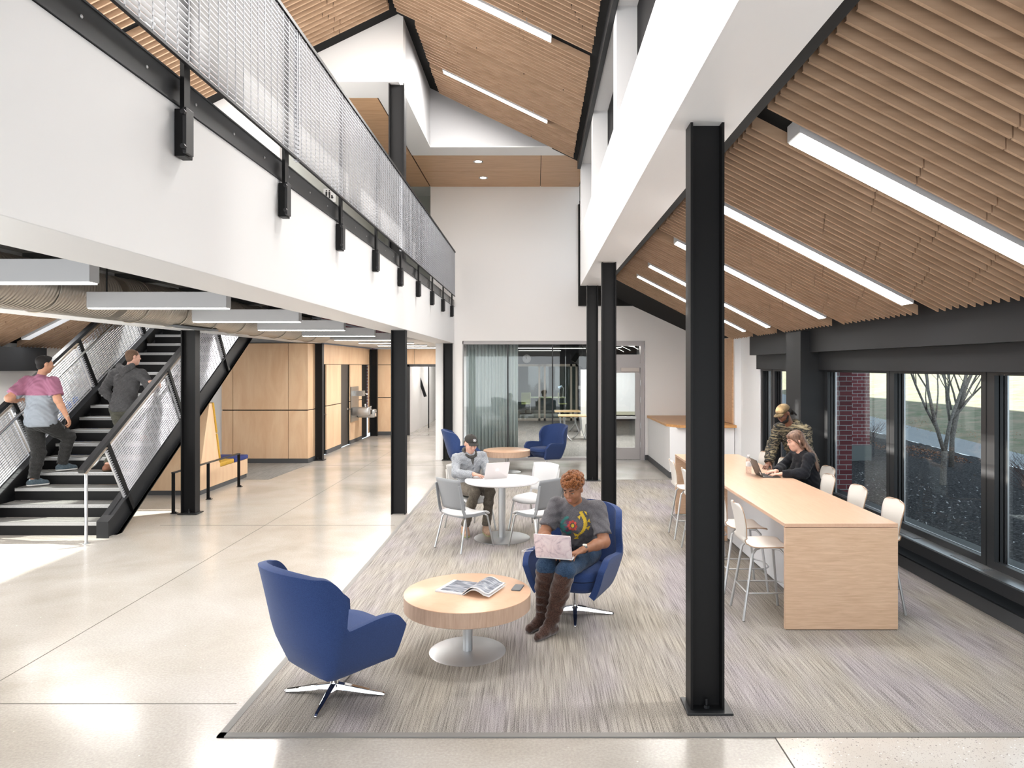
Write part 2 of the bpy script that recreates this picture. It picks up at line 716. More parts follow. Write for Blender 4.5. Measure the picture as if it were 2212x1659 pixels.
# back wall -----------------------------------------------------------------
bw = MB()
bw.box(-2.47, 1.03, YB, YB + .2, 2.80, 6.6)
bw.box(1.03, 4.1, YB, YB + .2, 2.80, 3.62)
bw.box(-2.2, -1.72, YB, YB + .2, 0, 2.8)
bw.box(2.57, 4.1, YB, YB + .2, 0, 2.8)
struct('wall_back', bw, cream)
struct('wall_back_upper', MB().box(1.0, 4.1, YB - .05, YB, 3.62, 6.0), deck)
struct('wall_corridor_right', MB().box(-2.35, -2.2, YB, 36, 0, 2.8), white)
struct('baseboard_back', MB().box(2.57, 2.64, YB - .02, YB, 0, .12), rubber)

# glass front of the studio
gf = MB()
gf.box(-1.72, 2.57, YB + .02, YB + .14, 2.72, 2.80)
gf.box(-1.76, -1.70, YB + .02, YB + .14, 0, 2.8)
gf.box(-1.72, 1.50, YB + .02, YB + .14, 0, .06)
gf.box(1.38, 1.52, YB + .0, YB + .14, 0, 2.8)
w = struct('window_9', gf, framez)
for x0, x1 in ((-1.70, -.67), (-.64, .385), (.415, 1.38)):
    MB().box(x0, x1, YB + .07, YB + .08, .06, 2.72).build('pane', glass_t, w)
for x in (-.655, .40):
    MB().box(x - .016, x + .016, YB + .055, YB + .095, .06, 2.72).build('mullion', blackp, w)
d = MB()
d.box(1.50, 1.58, YB - .02, YB + .12, 0, 2.8)
d.box(2.46, 2.55, YB - .02, YB + .12, 0, 2.8)
d.box(1.58, 2.46, YB - .02, YB + .12, 2.17, 2.27)
d.box(1.58, 2.46, YB - .02, YB + .12, 2.68, 2.8)
d.box(1.58, 2.46, YB + .02, YB + .08, 2.25, 2.48)
dr = struct('door_1', d, framez)
lf = MB()
lf.box(1.59, 1.72, YB, YB + .05, .02, 2.17)
lf.box(2.34, 2.45, YB, YB + .05, .02, 2.17)
lf.box(1.72, 2.34, YB, YB + .05, .02, .29)
lf.box(1.72, 2.34, YB, YB + .05, 2.05, 2.17)
lf = lf.build('door_leaf', framez, dr)
MB().box(1.72, 2.34, YB + .02, YB + .03, .29, 2.05).build('pane', glass_t, dr)
MB().box(1.60, 2.44, YB + .05, YB + .058, 2.48, 2.68).build('transom_pane', glass_t, dr)
MB().box(1.70, 2.36, YB - .05, YB - .01, .985, 1.03).box(1.70, 2.36, YB - .02, YB, .93, .985).build('push_bar', silver, dr, label=None) if False else MB().box(1.70, 2.36, YB - .05, YB - .0, .97, 1.03).build('push_bar', silver, dr)
MB().box(2.00, 2.42, YB - .06, YB, 2.08, 2.17).build('door_closer', mat('closer', (.55, .50, .46), .4), dr)
for z in (.3, .75, 1.35, 1.75):
    MB().cyl((2.465, YB - .03, z), .012, .13, 8).build('hinge', silver, dr)

# maple walls at the rear left ---------------------------------------------


def board_wall(name, pts, m=None, back=deck):
    """pts: list of (x0,x1,y0,y1,z0,z1) boards in front of a dark core"""
    mb = MB()
    for b in pts:
        mb.box(*b)
    return struct(name, mb, m or maple_v)


g = .006
bs = []
xs = [-7.14, -6.88, -5.62, -5.2]
for i in range(3):
    for z0, z1 in ((.10, 1.20), (1.21, 2.73)):
        bs.append((xs[i] + g, xs[i + 1] - g, 16.25, 16.29, z0 + g, z1 - g))
for z0, z1 in ((.10, 1.20), (1.21, 2.73)):
    bs.append((-5.2 - .01, -5.17, 16.25, 16.88, z0 + g, z1 - g))
o = board_wall('wall_maple_front', bs)
MB().box(-7.13, -5.2, 16.29, 16.9, 0, 2.74).build('core', deck, o)
MB().box(-7.14, -5.165, 16.24, 16.9, 0, .10).build('base', rubber, o)
struct('wall_aisle_end', MB().box(-8.3, -7.14, 16.3, 16.4, 0, 6.2).box(-7.14, -5.4, 16.7, 16.9, 2.74, 6.2), white)
bs = []
X = -5.25
segs = [(16.9, 17.48), (17.95, 19.3), (20.25, 21.6), (22.5, 22.9)]
for a, b in segs:
    for z0, z1 in ((.10, 1.20), (1.21, 2.25)):
        bs.append((X - .03, X, a + g, b - g, z0 + g, z1 - g))
bs.append((X - .03, X, 16.9, 22.9, 2.25 + g, 2.75))
o = board_wall('wall_corridor_left', bs)
MB().box(X - .25, X - .2, 16.9, 23, 0, 2.75).box(X - .2, X - .03, 16.9, 17.5, 0, 2.75).box(X - .2, X - .03, 17.95, 19.3, 0, 2.75).box(X - .2, X - .03, 20.25, 21.6, 0, 2.75).box(X - .2, X - .03, 16.9, 22.9, 2.25, 2.75).build('core', deck, o)
MB().box(X - .02, X + .008, 17.95, 19.3, 0, .10).box(X - .02, X + .008, 20.25, 21.6, 0, .10).build('base', rubber, o)
for k, (a, b, m_) in enumerate(((17.48, 17.95, shade_blk), (19.3, 20.25, doorg), (21.6, 22.5, shade_blk))):
    t = struct('door_%d' % (k + 2), MB().box(X - .12, X - .06, a, b, 0, 2.25), m_)
    if k < 2:
        MB().tube([(X - .06, b - .08, 1.0), (X + .03, b - .08, 1.0), (X + .035, b - .19, 1.0)], .014, 8).build('handle', chrome, t, smooth=60)
        MB().tube([(X - .07, b - .08, 1.0), (X - .045, b - .08, 1.0)], .035, 12).build('rose', chrome, t)
    if k == 1:
        for z in (.2, 1.1, 1.95):
            MB().box(X - .06, X - .045, a, a + .04, z, z + .12).build('hinge', silver, t)
bs = []
Y = 22.9
for (x0, x1) in ((-5.22, -4.42),):
    for z0, z1 in ((.1, 1.20), (1.21, 2.25)):
        bs.append((x0 + g, x1 - g, Y - .03, Y, z0 + g, z1 - g))
for x0, x1 in ((-5.22, -3.88), (-3.88, -2.2)):
    bs.append((x0 + g, x1 - g, Y - .03, Y, 2.26, 2.75))
o = board_wall('wall_corridor_end', bs)
MB().box(-5.22, -4.42, Y, Y + .1, 0, 2.25).box(-5.22, -2.2, Y, Y + .1, 2.25, 2.75).build('core', deck, o)
MB().box(-5.22, -4.42, Y - .04, Y, 0, .12).build('base', rubber, o)
t = struct('door_5', MB().box(-4.42, -4.12, Y - .02, Y + .05, 0, 2.25), doorg)
MB().box(-4.36, -4.33, Y - .06, Y - .02, .95, 1.15).build('handle', chrome, t)
t = struct('door_6', MB().box(-4.12, -4.03, Y - .05, Y + .05, 0, 2.25).box(-4.12, -2.9, Y - .05, Y + .05, 2.19, 2.27).box(-2.95, -2.88, Y - .05, Y + .05, 0, 2.25), blackp)
# beyond the black-framed opening
sc = MB()
sc.box(-3.9, -3.75, 31.5, 31.6, 0, 2.8).box(-4.4, -2.2, 36, 36.1, 0, 2.8)
sc.box(-4.2, -4.1, 23, 36, 0, 2.8)
sc.box(-3.55, -2.95, 33, 36, .0, 2.8)
struct('wall_stair_hall', sc, cream)
struct('baseboard_stair_hall', MB().box(-3.56, -2.94, 32.98, 33, 0, .14), rubber)
for k, (p0, p1) in enumerate((((897, 790), (919, 857)), ((889, 808), (904, 857)))):
    Yh = 25.5 + k * 2.5
    a = ((p0[0] - 1157) * Yh / 1545, Yh, 2.2 - (p0[1] - 791.5) * Yh / 1545)
    b = ((p1[0] - 1157) * Yh / 1545, Yh, 2.2 - (p1[1] - 791.5) * Yh / 1545)
    one(MB().bar(a, b, .06, .10), 'handrail', black, ('long black sloping handrail seen through the black-framed corridor opening', 'shorter black sloping handrail at the left inside the corridor opening')[k], 'handrail')
one(MB().box(-4.03, -2.95, 25.8, 25.81, .02, 2.2).box(-3.86, -3.82, 25.78, 25.83, 0, 2.2), 'glass_partition', glass_m, 'clear glass partition with slim post beyond the corridor opening', 'glass partition') if False else None
pp = MB().box(-4.2, -4.12, 24, 31, 0, .02)
gl = tag(MB().box(-3.83, -3.80, 25.5, 25.56, 0, 2.78).build('glass_screen_post', black), 'slim black post standing in the hall beyond the corridor opening', 'post')

# black header over the corridor and its ceiling
struct('ceiling_corridor', MB().box(-5.3, -2.2, 15.6, 36, 2.79, 2.9), mat('ceiling_tile', (.62, .61, .59), .7))

# studio interior --------------------------------------------------------
st = MB()
st.box(-2.2, -.95, 29, 29.1, 0, 3).box(1.70, 4.1, 29, 29.1, 0, 3).box(-.95, 1.70, 29, 29.1, 2.30, 3)
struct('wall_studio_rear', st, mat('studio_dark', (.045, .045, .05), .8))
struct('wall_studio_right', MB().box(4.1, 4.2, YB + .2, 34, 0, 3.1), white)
struct('ceiling_studio', MB().box(-2.2, 4.1, YB + .2, 29, 3.0, 3.1), deck)
sw = MB()
for x in (-.95, .11, .33, 1.40, 1.62):
    sw.box(x, x + .08, 28.96, 29.06, 0, 2.30)
sw.box(-.95, 1.70, 28.96, 29.06, 2.2, 2.30).box(-.95, 1.70, 28.96, 29.06, 0, .10)
w = struct('window_10', sw, beige)
MB().box(-.9, 1.6, 29.01, 29.02, .1, 2.2).build('pane', glass_t, w)
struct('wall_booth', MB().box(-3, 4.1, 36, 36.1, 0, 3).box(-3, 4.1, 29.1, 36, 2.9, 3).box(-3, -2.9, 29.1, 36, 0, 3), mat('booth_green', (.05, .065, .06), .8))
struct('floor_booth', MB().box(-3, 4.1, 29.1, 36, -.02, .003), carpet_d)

# mezzanine ----------------------------------------------------------------
struct('floor_mezzanine', MB().box(-5.35, -1.96, -2, YB, 3.42, 3.72).box(-8.3, -5.35, 14.98, YB, 3.42, 3.675), mat('mezz_slab', (.30, .29, .28), .7))
struct('ceiling_mezzanine', MB().box(-5.0, -2.37, -2, 15.6, 3.30, 3.40), mat('deck_grey', (.20, .20, .20), .7))
# upper wood soffit and white border
wd = MB()
Zs = 6.42
ys = [11.2, 11.78, 13.06, 14.25, 15.5, YB]
for i in range(5):
    for x0, x1 in ((-3.9, -2.49),):
        wd.box(x0, x1, ys[i] + g, ys[i + 1] - g, Zs, Zs + .02)
for a, b in ((14.25, 15.5), (15.5, YB)):
    for x0, x1 in ((-2.47, .11), (.11, 1.02)):
        wd.box(x0 + g, x1 - g, a + g, b - g, Zs, Zs + .02)
o = struct('ceiling_maple_soffit', wd, oak_soffit)
MB().box(-3.9, 1.03, 11.2, YB, Zs + .02, Zs + .1).build('backing', deck, o) if False else MB().box(-3.9, -2.25, 11.2, YB, Zs + .02, Zs + .1).box(-2.25, 1.03, 13.9, YB, Zs + .02, Zs + .1).build('backing', deck, o)
struct('ceiling_soffit_border', MB().box(-5.5, -2.02, 10.55, 11.19, Zs - .02, Zs + .0).box(-2.46, -2.02, 11.19, 14.24, Zs - .02, Zs + .0).box(-2.02, 1.03, 13.7, 14.24, Zs - .02, Zs + .0), white)
up = MB()
up.box(-5.6, -2.02, 10.9, 11.1, Zs, 8.2)
up.box(-5.6, -3.9, 10.9, 11.1, 3.7, Zs)
struct('wall_upper_front', up, cream)
struct('wall_upper_side', MB().box(-2.2, -2.02, 11.1, 13.85, Zs, 8.2), greyp)
struct('wall_upper_rear', MB().box(-2.02, 1.3, 13.7, 13.85, Zs, 8.2), greyp)
struct('wall_upper_corridor', MB().box(-3.9, -2.47, 18.5, 18.6, 3.7, 6.6).box(-4.0, -3.9, 11.1, 18.6, 3.7, 6.6), mat('sage_grey', (.50, .52, .49), .7))
struct('trim_6', MB().box(-3.83, -3.76, 10.84, 10.9, 3.8, 8.0), black)

# right clerestory wall ------------------------------------------------------
struct('wall_clerestory', MB().box(.86, 1.305, -2, 13.75, 3.75, 4.82), white)
pr = MB()
for y in (1.5, 4.55, 7.6, 10.72, 13.5):
    pr.box(.86, 1.15, y, y + .30, 4.82, 6.03)
pr.box(.86, 1.2, -2, 13.8, 6.03, 6.16)
struct('wall_clerestory_piers', pr, white)
n = 30
for a, b in ((-1.5, 1.5), (1.8, 4.55), (4.85, 7.6), (7.9, 10.72), (11.02, 13.5)):
    n += 1
    w = struct('window_%d' % n, MB().box(1.08, 1.14, a, b, 4.82, 6.03), mat('clerestory_black', (.008, .008, .009), .7, spec=.15))
struct('trim_7', MB().box(.80, .86, -2, 13.7, 5.98, 6.22), slate)
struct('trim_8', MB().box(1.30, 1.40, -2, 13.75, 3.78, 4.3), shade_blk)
# left clerestory
cw = MB().box(-5.6, -5.16, -2, 11, 3.8, 4.35).box(-5.6, -5.16, -2, 11, 5.65, 6.3)
for y in (-2, .9, 3.9, 6.95, 10.0):
    cw.box(-5.6, -5.16, y, y + .5, 4.35, 5.65)
struct('wall_clerestory_left', cw, white)
ww = MB().box(-8.3, -6.8, -2.25, -2.1, 0, 2.7).box(2.8, 4.35, -2.25, -2.1, 0, 2.7).box(-8.3, 4.35, -2.25, -2.1, 2.7, 8.0)
struct('wall_front', ww, white)  # unseen wall added behind the camera to cut sky reflections in the glass

# roofs ------------------------------------------------------------------------
def zr(x):
    return 6.444 - .484 * x


rf = MB()
a, b = -2.1, .86
rf.prism([(a, -2.2, zr(a) + .11), (b, -2.2, zr(b) + .11), (b, -2.2, zr(b) + .3), (a, -2.2, zr(a) + .3)], (0, 16, 0))
struct('ceiling_nave_right', rf, deck)
rf = MB()
rf.prism([(a, -2.2, zr(a) + .11), (a, -2.2, zr(a) + .3), (-5.6, -2.2, zr(1.4) + .3), (-5.6, -2.2, zr(1.4) + .11)], (0, 19.5, 0))
struct('ceiling_nave_left', rf, deck)
rf = MB()
rf.prism([(-5.6, 11.2, 8.0), (1.3, 11.2, 7.9), (1.3, 11.2, 8.1), (-5.6, 11.2, 8.2)], (0, 8, 0))
rf.box(-8.5, -5.4, 12.75, 19, 6.2, 6.4)
rf.box(-5.6, 1.3, 13.75, 19, 6.6, 6.8)
struct('ceiling_rear', rf, whitem)


def za(x):
    return 2.2 + 2.4455 - .515 * x


rf = MB()
rf.prism([(1.3, -2.2, za(1.3) + .10), (4.1, -2.2, za(4.1) + .24), (5.2, -2.2, 2.8), (5.2, -2.2, 3.0), (4.1, -2.2, za(4.1) + .5), (1.3, -2.2, za(1.3) + .3)], (0, 19.2, 0))
struct('ceiling_aisle_right', rf, deck)


def zl(x):
    return 2.5 + .5 * (x + 8.2)


rf = MB()
rf.prism([(-5.45, -2.2, zl(-5.45) + .10), (-8.3, -2.2, zl(-8.3) + .12), (-11.6, -2.2, 2.60), (-11.6, -2.2, 2.8), (-8.3, -2.2, zl(-8.3) + .45), (-5.45, -2.2, zl(-5.45) + .3)], (0, 14.9, 0))
struct('ceiling_aisle_left', rf, deck)  # eave past the left wall is unseen, shaped to hold back the sun
struct('wall_rear_block', MB().box(-8.45, -8.3, 16.4, 42, 0, 6.5).box(-8.45, 4.2, 36.2, 36.3, 0, 6.6).box(4.2, 4.35, YB, 36, 0, 4.0), brick_m)
rf = MB().prism([(-11, 17, 5.8), (-2.1, 17, 8.0), (5.0, 17, 5.4), (5.0, 17, 5.6), (-2.1, 17, 8.2), (-11, 17, 6.0)], (0, 30, 0))
struct('ceiling_rear_shade_roof', rf, deck)  # unseen roof added far back to throw its shadow on the lawn

# ------------------------------------------------------------------ exterior
# (ground falls away from the windows, path, lawn bank rising to the right)


def gz(x, y):
    z = .12
    if x > 11.5:
        z = .05 + .12 * (x - 11.5)
    elif x > 9:
        z = .12 - .07 * (x - 9) / 2.5
    return z


def patch(x0, x1, y0, y1, nx, ny, amp, seed, zoff=0, curve=None):
    rnd = random.Random(seed)
    P = []
    for i in range(nx + 1):
        row = []
        for j in range(ny + 1):
            y = y0 + (y1 - y0) * j / ny
            xa, xb = (x0, x1) if curve is None else curve(y)
            x = xa + (xb - xa) * i / nx
            row.append((x, y, gz(x, y) + zoff + rnd.uniform(-amp, amp)))
        P.append(row)
    return MB().grid(P)


px_ = lambda y: (9.9 + .12 * (y - 14), 11.3 + .13 * (y - 14))
struct('floor_mulch_bed', patch(4.35, 10, -4, 60, 60, 400, .014, 3, 0, lambda y: (4.35, px_(y)[0])), m_ground('mulch', [(.3, (.018, .019, .023)), (.5, (.06, .058, .062)), (.62, (.15, .15, .16)), (.74, (.42, .42, .44))], 26, .9, .06, 8, 20), smooth=180)
struct('floor_path', patch(9.9, 11.5, -4, 60, 2, 60, 0, 1, .01, px_), speck('path_concrete', (.24, .26, .28), (.32, .34, .36), 40, .9, .1))
struct('floor_lawn', patch(11.5, 60, -4, 140, 60, 60, .01, 2, 0, lambda y: (px_(y)[1], 70)), m_ground('lawn', [(.30, (.13, .17, .10)), (.5, (.24, .23, .17)), (.7, (.36, .28, .22))], 1.6, .5, .05, 10, 9), smooth=180)

# ================================================================== STEEL COLUMNS
def column(x0, y0, z1, label, w=.215, dpt=.15, plate=True, z0=0):
    t = thing('steel_column', label, 'column', (x0 + w / 2, y0 + dpt / 2, z0), 0, 'black steel columns')
    a, b = -w / 2, w / 2
    c, d = -dpt / 2, dpt / 2
    MB().box(a, a + .016, c, d, 0, z1 - z0).box(b - .016, b, c, d, 0, z1 - z0).box(a + .016, b - .016, -.006, .006, 0, z1 - z0).build('shaft', black, t)
    if plate:
        MB().box(a - .03, b + .045, c - .05, d + .03, .006, .02).build('base_plate', charc, t, bevel=.003)
        for y in (-.045, .045):
            n = MB().cyl((0, y, .02), .02, .018, 6).cyl((0, y, .038), .008, .04, 8)
            n.build('anchor_bolt', charc, t)
    return t


column(.984, 4.54, 3.75, 'nearest tall black steel column, standing on the carpet right of the woman with boots')
column(.984, 10.62, 3.75, 'tall black steel column behind the seated woman, between the blue chair and the bar table')
column(.984, 13.7, 3.75, 'farther black steel column at the back edge of the carpet, left of the studio door')
column(-5.27, 10.62, 2.74, 'black steel column in front of the stairs')
column(-2.15, 10.62, 2.74, 'black steel column on the concrete beside the carpet, at the middle of the picture', plate=False)
column(-2.16, 16.7, 2.74, 'black steel column at the left end of the glass wall, behind the man in the dark cap')
column(-5.2, 16.7, 2.74, 'black steel column at the corner of the maple wall')
column(-5.22, 22.55, 2.74, 'farthest black steel column in the corridor beyond the drinking fountains', plate=False)
column(-2.18, 10.60, 6.40, 'black steel column on the upper level behind the mesh railing', w=.235, plate=False, z0=3.72)

# beams
o = tag(MB().box(-2.37, -1.91, -2, YB, 2.74, 3.59).build('balcony_beam', white, bevel=.004), 'deep white boxed beam under the balcony railing', 'beam')
o = tag(MB().box(-5.40, -4.98, -2, 16.6, 2.74, 3.4).build('stair_side_beam', white, bevel=.004), 'white boxed beam passing over the stairs', 'beam')
t = thing('steel_edge_channel', 'dark steel channel along the balcony slab edge above the white beam', 'steel channel', (-1.93, 7, 3.602))
MB().box(-.03, .018, -9, 9.75, 0, .15).box(-.03, .03, -9, 9.75, -.010, 0).box(-.03, .024, -9, 9.75, .14, .150).build('channel', mat('mill_steel', (.05, .052, .055), .32, .7), t)
for k in range(27):
    y = -4.5 + k * .508
    MB().ell((.02, y, .07), (.005, .009, .009), 8, 6).build('rivet', silver, t)

# underside of mezzanine: joists, ducts
for k in range(10):
    y = .9 + k * 1.52
    tag(MB().box(-4.98, -2.37, y - .04, y + .04, 3.20, 3.30).build('floor_joist', mat('joist_grey', (.10, .10, .10), .5, .3)), 'grey steel joist crossing under the balcony between the two beams', 'joist', 'joists under the balcony')
tag(MB().box(-2.46, -2.38, -2, 15.5, 2.95, 3.01).box(-2.40, -2.38, -2, 15.5, 2.95, 3.25).box(-2.46, -2.38, -2, 15.5, 3.22, 3.25).build('edge_joist', mat('edge_steel', (.16, .16, .165), .4, .5)), 'grey steel edge joist just inside the balcony beam', 'joist')


def duct(y0, y1, label, group='round ducts under the balcony'):
    r = .24
    P = []
    pts = []
    n = 18
    mb = MB()
    mb.tube([(0, y0 + (y1 - y0) * k / n - y0, 0) for k in range(n + 1)], r, 28)
    t = thing('spiral_duct', label, 'duct', (-4.62, y0, 2.945), 0, group)
    mb.build('pipe', duct_m, t, smooth=60)
    for k in range(int((y1 - y0) / .9)):
        y = .4 + k * .9
        q = MB()
        q.tube([(math.cos(2 * PI * i / 28) * (r + .006), y, math.sin(2 * PI * i / 28) * (r + .006)) for i in range(28)], .008, 6, closed=True)
        q.build('band', duct_m, t, smooth=60)
    MB().box(-.02, .12, 1.2, 2.4, -.245, -.225).build('air_grille', mat('grille_dark', (.1, .11, .12)), t)


duct(-1, 7.6, 'large spiral metal duct under the balcony at the left edge of the picture')
duct(7.75, 15.4, 'large spiral metal duct under the balcony farther back above the stairs')

# ================================================================== BALCONY RAILING
rt = thing('balcony_railing', 'galvanised mesh railing with black posts along the balcony edge', 'railing', (-1.83, 0, 3.78))
MB().box(-.03, .012, 1.0, 16.25, 1.0, 1.03).build('top_rail', black, rt)
MB().box(-.015, .006, 1.0, 16.25, .006, .02).build('bottom_rail', charc, rt)
for a, b in ((1.0, 5.49), (5.53, 9.77), (9.81, 16.22)):
    m = MB()
    nb = 30
    for k in range(nb):
        z = .028 + k * .033
        m.box(-.028, .0, a, b, z, z + .006)
    y = a + .06
    while y < b:
        m.box(-.004, .002, y, y + .0045, .01, 1.0)
        y += .118
    m.box(-.028, .002, a, a + .006, .0, 1.0).box(-.028, .002, b - .006, b, 0, 1.0)
    m.build('mesh_panel', galv, rt)
for k in range(-1, 9):
    y = 3.80 + k * 1.525
    p = MB().box(-.055, -.032, y - .01, y + .055, -.44, 1.0).build('post', black, rt)
    MB().box(-.075, -.02, y - .03, y + .06, -.47, -.22).build('bracket', black, p, bevel=.003)
    MB().box(-.02, .0, y - .055, y + .03, -.46, -.22).build('bracket_plate', blackp, p, bevel=.003)
    for z in (-.25, -.43):
        MB().tube([(-.01, y - .055, z), (-.01, y - .075, z)], .014, 6).build('bolt', blackp, p)

# ================================================================== SLATTED CEILING PANELS
def slat_panel(y0, y1, xa, xb, zf, label, group, joints=(), pitch=.115, dpt=.09, th=.022, seed=0):
    rnd = random.Random(seed)
    m = MB()
    n = max(2, int(round((y1 - y0 - th) / pitch)))
    p = (y1 - y0 - th) / n
    for i in range(n + 1):
        y = y0 + i * p
        cuts = []
        for j in joints:
            cuts.append(xa + (xb - xa) * (j + (i % 4) * .018 - .03 + (.24 if (i // 4) % 2 else 0)))
        cuts = sorted(c for c in cuts if min(xa, xb) + .1 < c < max(xa, xb) - .1)
        e0 = min(xa, xb) + rnd.uniform(0, .012)
        e1 = max(xa, xb) - rnd.uniform(0, .012)
        pts = [e0] + cuts + [e1]
        for q in range(len(pts) - 1):
            a = pts[q] + (.005 if q else 0)
            b = pts[q + 1] - (.005 if q < len(pts) - 2 else 0)
            m.prism([(a, y, zf(a)), (b, y, zf(b)), (b, y, zf(b) + dpt), (a, y, zf(a) + dpt)], (0, th, 0))
    cx, cy = (xa + xb) / 2, (y0 + y1) / 2
    return one(m, 'slatted_ceiling_panel', oak_s, label, 'ceiling panel', group, loc=(cx, cy, zf(cx)))


def slant_light(y0, y1, xa, xb, zf, label, group, m=lampw, h=.11, dz=-.012, power=34):
    t = thing('linear_light', label, 'light fixture', ((xa + xb) / 2, (y0 + y1) / 2, zf((xa + xb) / 2)), 0, group)
    ox, oy, oz = t.location
    f = lambda x, y, z: (x - ox, y - oy, z - oz)
    za_, zb_ = zf(xa) + dz, zf(xb) + dz
    MB().prism([f(xa, y0, za_), f(xb, y0, zb_), f(xb, y0, zb_ + h), f(xa, y0, za_ + h)], (0, y1 - y0, 0)).build('housing', fixt, t)
    sg = .01 if xb > xa else -.01
    ka = (zb_ - za_) / (xb - xa) * sg
    MB().prism([f(xa + sg, y0 + .008, za_ + ka - .005), f(xb - sg, y0 + .008, zb_ - ka - .005), f(xb - sg, y0 + .008, zb_ - ka + .002), f(xa + sg, y0 + .008, za_ + ka + .002)], (0, y1 - y0 - .016, 0)).build('diffuser', m, t)
    if power:
        sl = math.atan2(zb_ - za_, xb - xa)
        lamp('lamp', 'AREA', ((xa + xb) / 2, (y0 + y1) / 2, zf((xa + xb) / 2) + dz - .012), (0, -sl, 0), power, (1, .975, .945), size=(abs(xb - xa) / math.cos(sl) - .04, y1 - y0 - .04))
    return t


ordn = ['nearest', 'second', 'third', 'fourth', 'fifth', 'sixth', 'seventh']
G = 'slatted maple ceiling panels over the right aisle'
rl = [(4.70, 4.93), (6.75, 6.97), (8.78, 8.99), (10.85, 11.05), (12.12, 12.30)]
edges = [1.6] + [v for p in rl for v in p] + [13.7]
for i in range(0, len(edges), 2):
    slat_panel(edges[i] + (.06 if i else 0), edges[i + 1] - .06, 1.5, 3.76, za, '%s slatted maple panel of the sloping ceiling over the bar table, counted from the front' % ordn[i // 2], G, (.42, .62, .8) if i < 6 else (.5, .75), seed=i)
for i, (a, b) in enumerate(rl):
    slant_light(a, b, 1.735, 3.57, za, '%s white linear light between the slats over the right aisle, from the front' % ordn[i], 'linear lights over the right aisle')
G = 'slatted maple ceiling panels over the tall hall'
pe = [(1.5, 2.95), (3.1, 4.5), (4.65, 5.9), (6.15, 7.5), (7.62, 8.92), (9.2, 10.55), (10.72, 12.0), (12.22, 13.4)]
for i, (a, b) in enumerate(pe):
    slat_panel(a, b, -1.82 if a > 10.6 else -2.06, .71, zr, '%s slatted maple panel of the high sloping ceiling, counted from the back wall' % (['last', 'seventh', 'sixth', 'fifth', 'fourth', 'third', 'second', 'nearest'][i]), G, (.22, .68), seed=20 + i)
for (a, b), l in (((12.04, 12.18), 'short white linear light in the high ceiling nearest the back wall'), ((8.96, 9.14), 'glowing linear light in the high sloping ceiling above the railing'), ((5.94, 6.10), 'linear light in the high ceiling overhead')):
    slant_light(a, b, -1.57, .2, zr, l, 'linear lights in the high ceiling', lampn, power=110)
zlr = lambda x: zr(-4.2 - x)
for i, (a, b) in enumerate(((2.3, 4.3), (4.5, 6.3), (6.5, 8.35), (8.55, 10.5))):
    slat_panel(a, b, -4.95, -2.14, zlr, '%s slatted maple panel seen through the gap under the balcony railing' % ordn[i], 'slatted maple ceiling panels above the balcony', (.3, .5, .75), seed=40 + i)
for i, (a, b) in enumerate(((4.35, 4.47), (8.40, 8.52))):
    slant_light(a, b, -4.6, -2.6, zlr, ('linear light above the balcony toward the viewer', 'linear light above the balcony by the upper wall')[i], 'linear lights above the balcony', power=70)
G = 'slatted maple ceiling panels over the left aisle'
for i, (a, b) in enumerate(((5.3, 7.18), (7.42, 9.15), (9.3, 10.98), (11.3, 12.7))):
    slat_panel(a, b, -8.2, -5.6, zl, '%s slatted maple panel over the left aisle by the stairs, counted from the front' % ordn[i], G, (.22, .5), pitch=.085, seed=60 + i)
slant_light(11.05, 11.23, -7.95, -6.2, zl, 'white linear light in the slatted ceiling left of the stairs', 'linear light over the left aisle', mat('lamp_dim', (.85, .86, .88), .5, em=(.9, .95, 1), ems=.35), power=30)
slant_light(7.24, 7.37, -7.95, -6.2, zl, 'linear light in the slatted ceiling over the near left aisle', 'linear light over the left aisle', power=60)

# hanging linear lights under the mezzanine
for i in range(9):
    y = 4.68 + i * 2.07
    t = thing('box_light', '%s white box light in the row under the balcony, counted from the left edge' % (ordn + ['eighth', 'ninth'])[i], 'light fixture', (-3.58, y, 2.75), 0, 'box lights under the balcony')
    zt = 3.31 if y < 15.4 else 2.79
    MB().box(-.66, .66, 0, .11, .004, .155 if y < 15.4 else .045).build('housing', fixt, t, bevel=.004)
    MB().box(-.65, .65, .008, .102, -.004, .006).build('diffuser', lampn, t)
    if y < 15.4:
        MB().cyl((-.5, .055, .15), .008, zt - 2.89, 8).build('hanger', black, t)
        MB().cyl((.5, .055, .15), .008, zt - 2.89, 8).build('hanger', black, t)
    lamp('lamp', 'AREA', (-3.58, y + .055, 2.735), (0, 0, 0), 40, (1, .97, .93), size=(1.3, .09))

# recessed downlights in the soffit
for k, (px, py) in enumerate(((1033, 349), (1044, 384))):
    Yd = (6.42 - 2.2) * 1545 / (791.5 - py)
    Xd = (px - 1157) * Yd / 1545
    t = thing('recessed_downlight', ('round recessed downlight in the front row of the maple soffit', 'round recessed downlight in the rear row of the maple soffit')[k], 'light fixture', (Xd, Yd, 6.42), 0, 'downlights in the maple soffit')
    MB().lathe([(.09, 0), (.105, -.004), (.105, .0), (.075, .003)], 24).build('trim_ring', fixt, t)
    MB().lathe([(.07, -.003), (.07, .001)], 20).build('lens', lampw, t)

